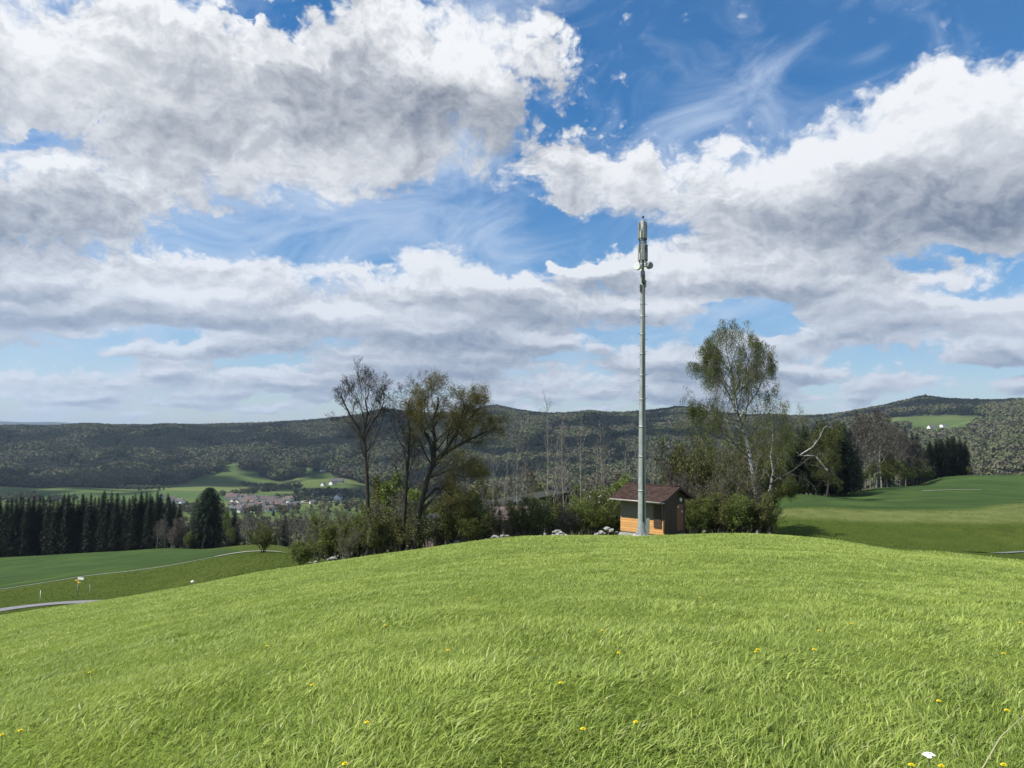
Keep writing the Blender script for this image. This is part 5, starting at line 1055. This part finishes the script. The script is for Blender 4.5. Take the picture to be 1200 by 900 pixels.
m_vg = m_gr.copy(); m_vg.name = 'verge_blades'; crn = [n for n in m_vg.node_tree.nodes if n.type == 'VALTORGB'][0]; crn.color_ramp.elements[0].color = (.045, .078, .014, 1); crn.color_ramp.elements[1].color = (.115, .155, .030, 1); crn.color_ramp.elements[2].color = (.075, .112, .020, 1)
[l for l in m_vg.node_tree.links if l.to_node.type == 'MIX' and l.from_node.type == 'ATTRIBUTE'] and [m_vg.node_tree.links.remove(l) for l in list(m_vg.node_tree.links) if l.to_node.type == 'MIX' and l.from_node.type == 'ATTRIBUTE']
for n in m_vg.node_tree.nodes:
    if n.type == 'MIX': n.inputs[0].default_value = 0
vb = [n for n in m_vg.node_tree.nodes if n.type == 'BSDF_PRINCIPLED'][0]; vb.inputs['Roughness'].default_value = .85; vb.inputs['Specular IOR Level'].default_value = .08
tag(link('verge_grass', grass_mesh('verge_grass', X, Y, np.full(len(X), .17) * rg_.uniform(.6, 1.3, len(X)), np.full(len(X), .075), 6), m_vg), 'darker rough grass on the banks beyond the meadow', None, None, 'stuff')
# dandelions
m_dan = plain('dandelion_yellow', (.86, .70, .015), .6); m_stem = plain('flower_stem', (.10, .17, .03), .6); m_daisy = plain('white_petals', (.80, .80, .78), .6)
def ground_hit(px, row):
    v = ray(px, row); ds = np.concatenate([np.arange(2.2, 12, .02), np.arange(12, 62, .1)]); xs = ds * v.x / v.y; k = np.argmax(height(xs, ds) + .12 > ds * v.z / v.y); return xs[k], ds[k]
def dandelion(h_=.16, r_=.021):
    o = empty('dandelion', (0, 0, 0)); MB().tube([(0, 0, 0), (.006, .003, h_ * .6), (.004, -.004, h_)], .0028, 5).build('stem', m_stem, o)
    b = MB(); rr_ = random.Random(4)
    for ring, (n, rad, zz) in enumerate(((16, 1.0, .002), (13, .75, .007), (9, .45, .011), (5, .2, .013))):
        for i in range(n):
            a = i * 6.283 / n + ring * .3; ca, sa = math.cos(a), math.sin(a); w_ = .0034; L_ = r_ * rad
            b.add([(ca * .002 - sa * w_ * .5, sa * .002 + ca * w_ * .5, h_ + zz * .3), (ca * .002 + sa * w_ * .5, sa * .002 - ca * w_ * .5, h_ + zz * .3), (ca * L_ + sa * w_, sa * L_ - ca * w_, h_ + zz), (ca * L_ * 1.05, sa * L_ * 1.05, h_ + zz + .001), (ca * L_ - sa * w_, sa * L_ + ca * w_, h_ + zz)], [(0, 1, 2, 3, 4)])
    b.build('flower', m_dan, o); MB().tube([(0, 0, h_ - .012), (0, 0, h_ + .003)], [.004, .008], 8).build('sepals', m_stem, o); return o
DN = [(1068, 896), (1103, 896), (1176, 895), (1100, 821), (1180, 832), (954, 760), (886, 763), (404, 894), (366, 802), (1196, 729), (1023, 658), (745, 846), (683, 854), (451, 732), (1176, 765), (313, 756), (105, 787), (657, 800), (525, 761), (725, 764), (706, 738), (430, 845), (998, 730), (2, 860), (960, 738), (888, 760), (24, 855), (820, 700), (550, 700), (1130, 690)]
dn0 = None
WH = ['at the bottom edge, just left of the white blossom', 'at the bottom edge, just right of the white blossom', 'nearest one at the bottom right corner', 'above the white blossom', 'on its tall stem near the right edge']
for i, (px, row) in enumerate(DN):
    x, y = ground_hit(px, row); lb = ('yellow dandelion ' + WH[i]) if i < 5 else 'yellow dandelion in the grass, about %d tenths across and %s' % (round(px / 120), 'low in the picture' if row > 830 else 'high on the meadow' if row < 745 else 'midway down the meadow') + ('' if i % 2 else ', small')
    s_ = 1.0 if y < 12 else 1.0 + (y - 12) * .012; s_ *= .66; z = H(x, y)
    if dn0 is None: dn0 = dandelion(); o = dn0; o.location = (x, y, z); tag(o, lb, 'dandelion', 'dandelions in the meadow')
    else: o = copy_thing(dn0, (x, y, z), i * 1.1, None, label=lb)
    o.scale = (s_ * 1.05,) * 3
# white blossom
x, y = ground_hit(1087, 894); o = empty('white_blossom', (x, y, H(x, y)), 0, label='white flower head at the bottom edge between two dandelions', cat='flower')
MB().tube([(0, 0, 0), (.01, 0, .15)], .003, 5).build('stem', m_stem, o); b = MB(); rb_ = random.Random(8)
for i in range(46):
    a = rb_.uniform(0, 6.28); q = rb_.random() ** .5 * .026; c = Vector((.01 + math.cos(a) * q * 1.2, math.sin(a) * q, .15 + .016 * (1 - (q / .03) ** 2))); n_ = Vector((math.cos(a) * q * 25, math.sin(a) * q * 25, 1)).normalized(); u = n_.orthogonal().normalized(); v = n_.cross(u); r_ = .0085
    b.add([c + (u * math.cos(k * 1.2566) + v * math.sin(k * 1.2566)) * r_ for k in range(5)], [(0, 1, 2, 3, 4)])
b.build('petals', m_daisy, o)
# a long bent straw
x0, y0 = ground_hit(1142, 900); x1, y1 = ground_hit(1200, 850); z0, z1 = H(x0, y0), H(x1, y1)
o = MB().tube([(x0, y0, z0 + .05), ((x0 + x1) / 2, (y0 + y1) / 2, (z0 + z1) / 2 + .16), (x1, y1, z1 + .17), (x1 + .12, y1 + .1, z1 + .15)], [.0035, .003, .0025, .001], 5).build('dry_stalk', plain('straw', (.40, .38, .22), .7)); tag(o, 'long pale dry stalk leaning across the grass at the bottom right corner', 'stalk')
# ---------------------------------------------------------------- unseen cloud added and shaped to shade the valley and far slopes
m_cl, t, b = mat('shade_cloud'); b.inputs['Base Color'].default_value = (.9, .9, .9, 1); b.inputs['Roughness'].default_value = 1; b.inputs['Specular IOR Level'].default_value = 0
tr = t.n('ShaderNodeBsdfTranslucent', None, Color=(.85, .85, .85, 1)); mx = t.n('ShaderNodeMixShader', None, i0=.5); t.L.new(b.outputs[0], mx.inputs[1]); t.L.new(tr.outputs[0], mx.inputs[2]); t.L.new(mx.outputs[0], t.N['Material Output'].inputs[0])
def shade_cloud_over(poly, alt, thick_, name, seed, cell):
    """a cloud whose shadow covers the ground polygon poly (x, y), placed towards the sun from it at height alt"""
    k = alt / SUN_DIR.z; ox_, oy_ = SUN_DIR.x * k, SUN_DIR.y * k; xs = [p_[0] for p_ in poly]; ys = [p_[1] for p_ in poly]
    gx = np.arange(min(xs) - 2 * cell, max(xs) + 2 * cell, cell); gy = np.arange(min(ys) - 2 * cell, max(ys) + 2 * cell, cell); XX, YY = np.meshgrid(gx, gy, indexing='ij')
    m_ = poly_mask(XX.ravel(), YY.ravel(), poly, cell * 1.0).reshape(XX.shape); gz = height(XX, YY)
    WX = XX + ox_; WY = YY + oy_; n1_ = wav(XX, YY, cell * 9, 0) * .5 + wav(XX, YY, cell * 4, 10) * .35 + .8
    top = alt + thick_ * m_ ** .5 * n1_; bot = alt - thick_ * .1 * m_ ** .5
    idx = -np.ones(XX.shape, int); V = []; Fc = []; on = (m_ > .02) & ((wav(XX, YY, 700, 20) * .9 + wav(XX, YY, 260, 45) * .7) < .02)   # broken cloud: patches of sun reach the slopes
    for (i, j), f in np.ndenumerate(on):
        if f: idx[i, j] = len(V) // 2; V.append((WX[i, j], WY[i, j], top[i, j])); V.append((WX[i, j], WY[i, j], bot[i, j]))
    for i in range(XX.shape[0] - 1):
        for j in range(XX.shape[1] - 1):
            q = [idx[i, j], idx[i + 1, j], idx[i + 1, j + 1], idx[i, j + 1]]
            if min(q) >= 0: Fc.append(tuple(2 * a for a in q)); Fc.append(tuple(2 * a + 1 for a in q[::-1]))
    mb = MB(); mb.add(V, Fc, True); return tag(mb.build(name, m_cl), 'unseen cloud added high up to shade the valley and far slopes', None, None, 'stuff')
def zshift(x, y, alt):    # ground lies below the eye: move the shadow outline with its own height
    z = H(x, y); k = z / SUN_DIR.z; return (x - SUN_DIR.x * k, y - SUN_DIR.y * k)
far_ = [gxy(-700, 1300), gxy(-200, 1300), gxy(60, 1350), gxy(180, 1480), gxy(260, 1560), gxy(340, 1560), gxy(380, 1500), gxy(420, 1300), gxy(520, 900), gxy(620, 850), gxy(760, 900), gxy(900, 1200), gxy(1000, 1700), gxy(1030, 2600), gxy(1130, 2500), gxy(1300, 2450), gxy(1300, 3600), gxy(1010, 3800), gxy(800, 4200), gxy(500, 4300), gxy(330, 3900), gxy(200, 3300), gxy(-100, 3300), gxy(-700, 3400)]
shade_cloud_over([zshift(x, y, 0) for x, y in far_], 3000, 250, 'shade_cloud', 2, 60)
# ---------------------------------------------------------------- the air
hz_m = bpy.data.materials.new('haze'); hz_m.use_nodes = True; t = NT(hz_m.node_tree); t.N.clear(); ou = t.n('ShaderNodeOutputMaterial'); pv = t.n('ShaderNodeVolumePrincipled'); pv.inputs['Color'].default_value = (.62, .78, 1.0, 1); pv.inputs['Density'].default_value = 4.6e-5; pv.inputs['Anisotropy'].default_value = .2; t.L.new(pv.outputs[0], ou.inputs['Volume'])
zmin = float(verts[:, 2].min()) - 60; zmax = max(float(verts[:, 2].max()), 140) + 60
o = MB().box((0, 0, (zmin + zmax) / 2), (26000, 26000, zmax - zmin)).build('haze', hz_m); tag(o, 'pale blue air that veils the far hills', None, None, 'stuff')
sc.render.engine = 'CYCLES'
sc.cycles.use_denoising = True
sc.cycles.max_bounces = 6; sc.cycles.transparent_max_bounces = 8; sc.cycles.volume_bounces = 0; sc.cycles.diffuse_bounces = 3; sc.cycles.transmission_bounces = 3
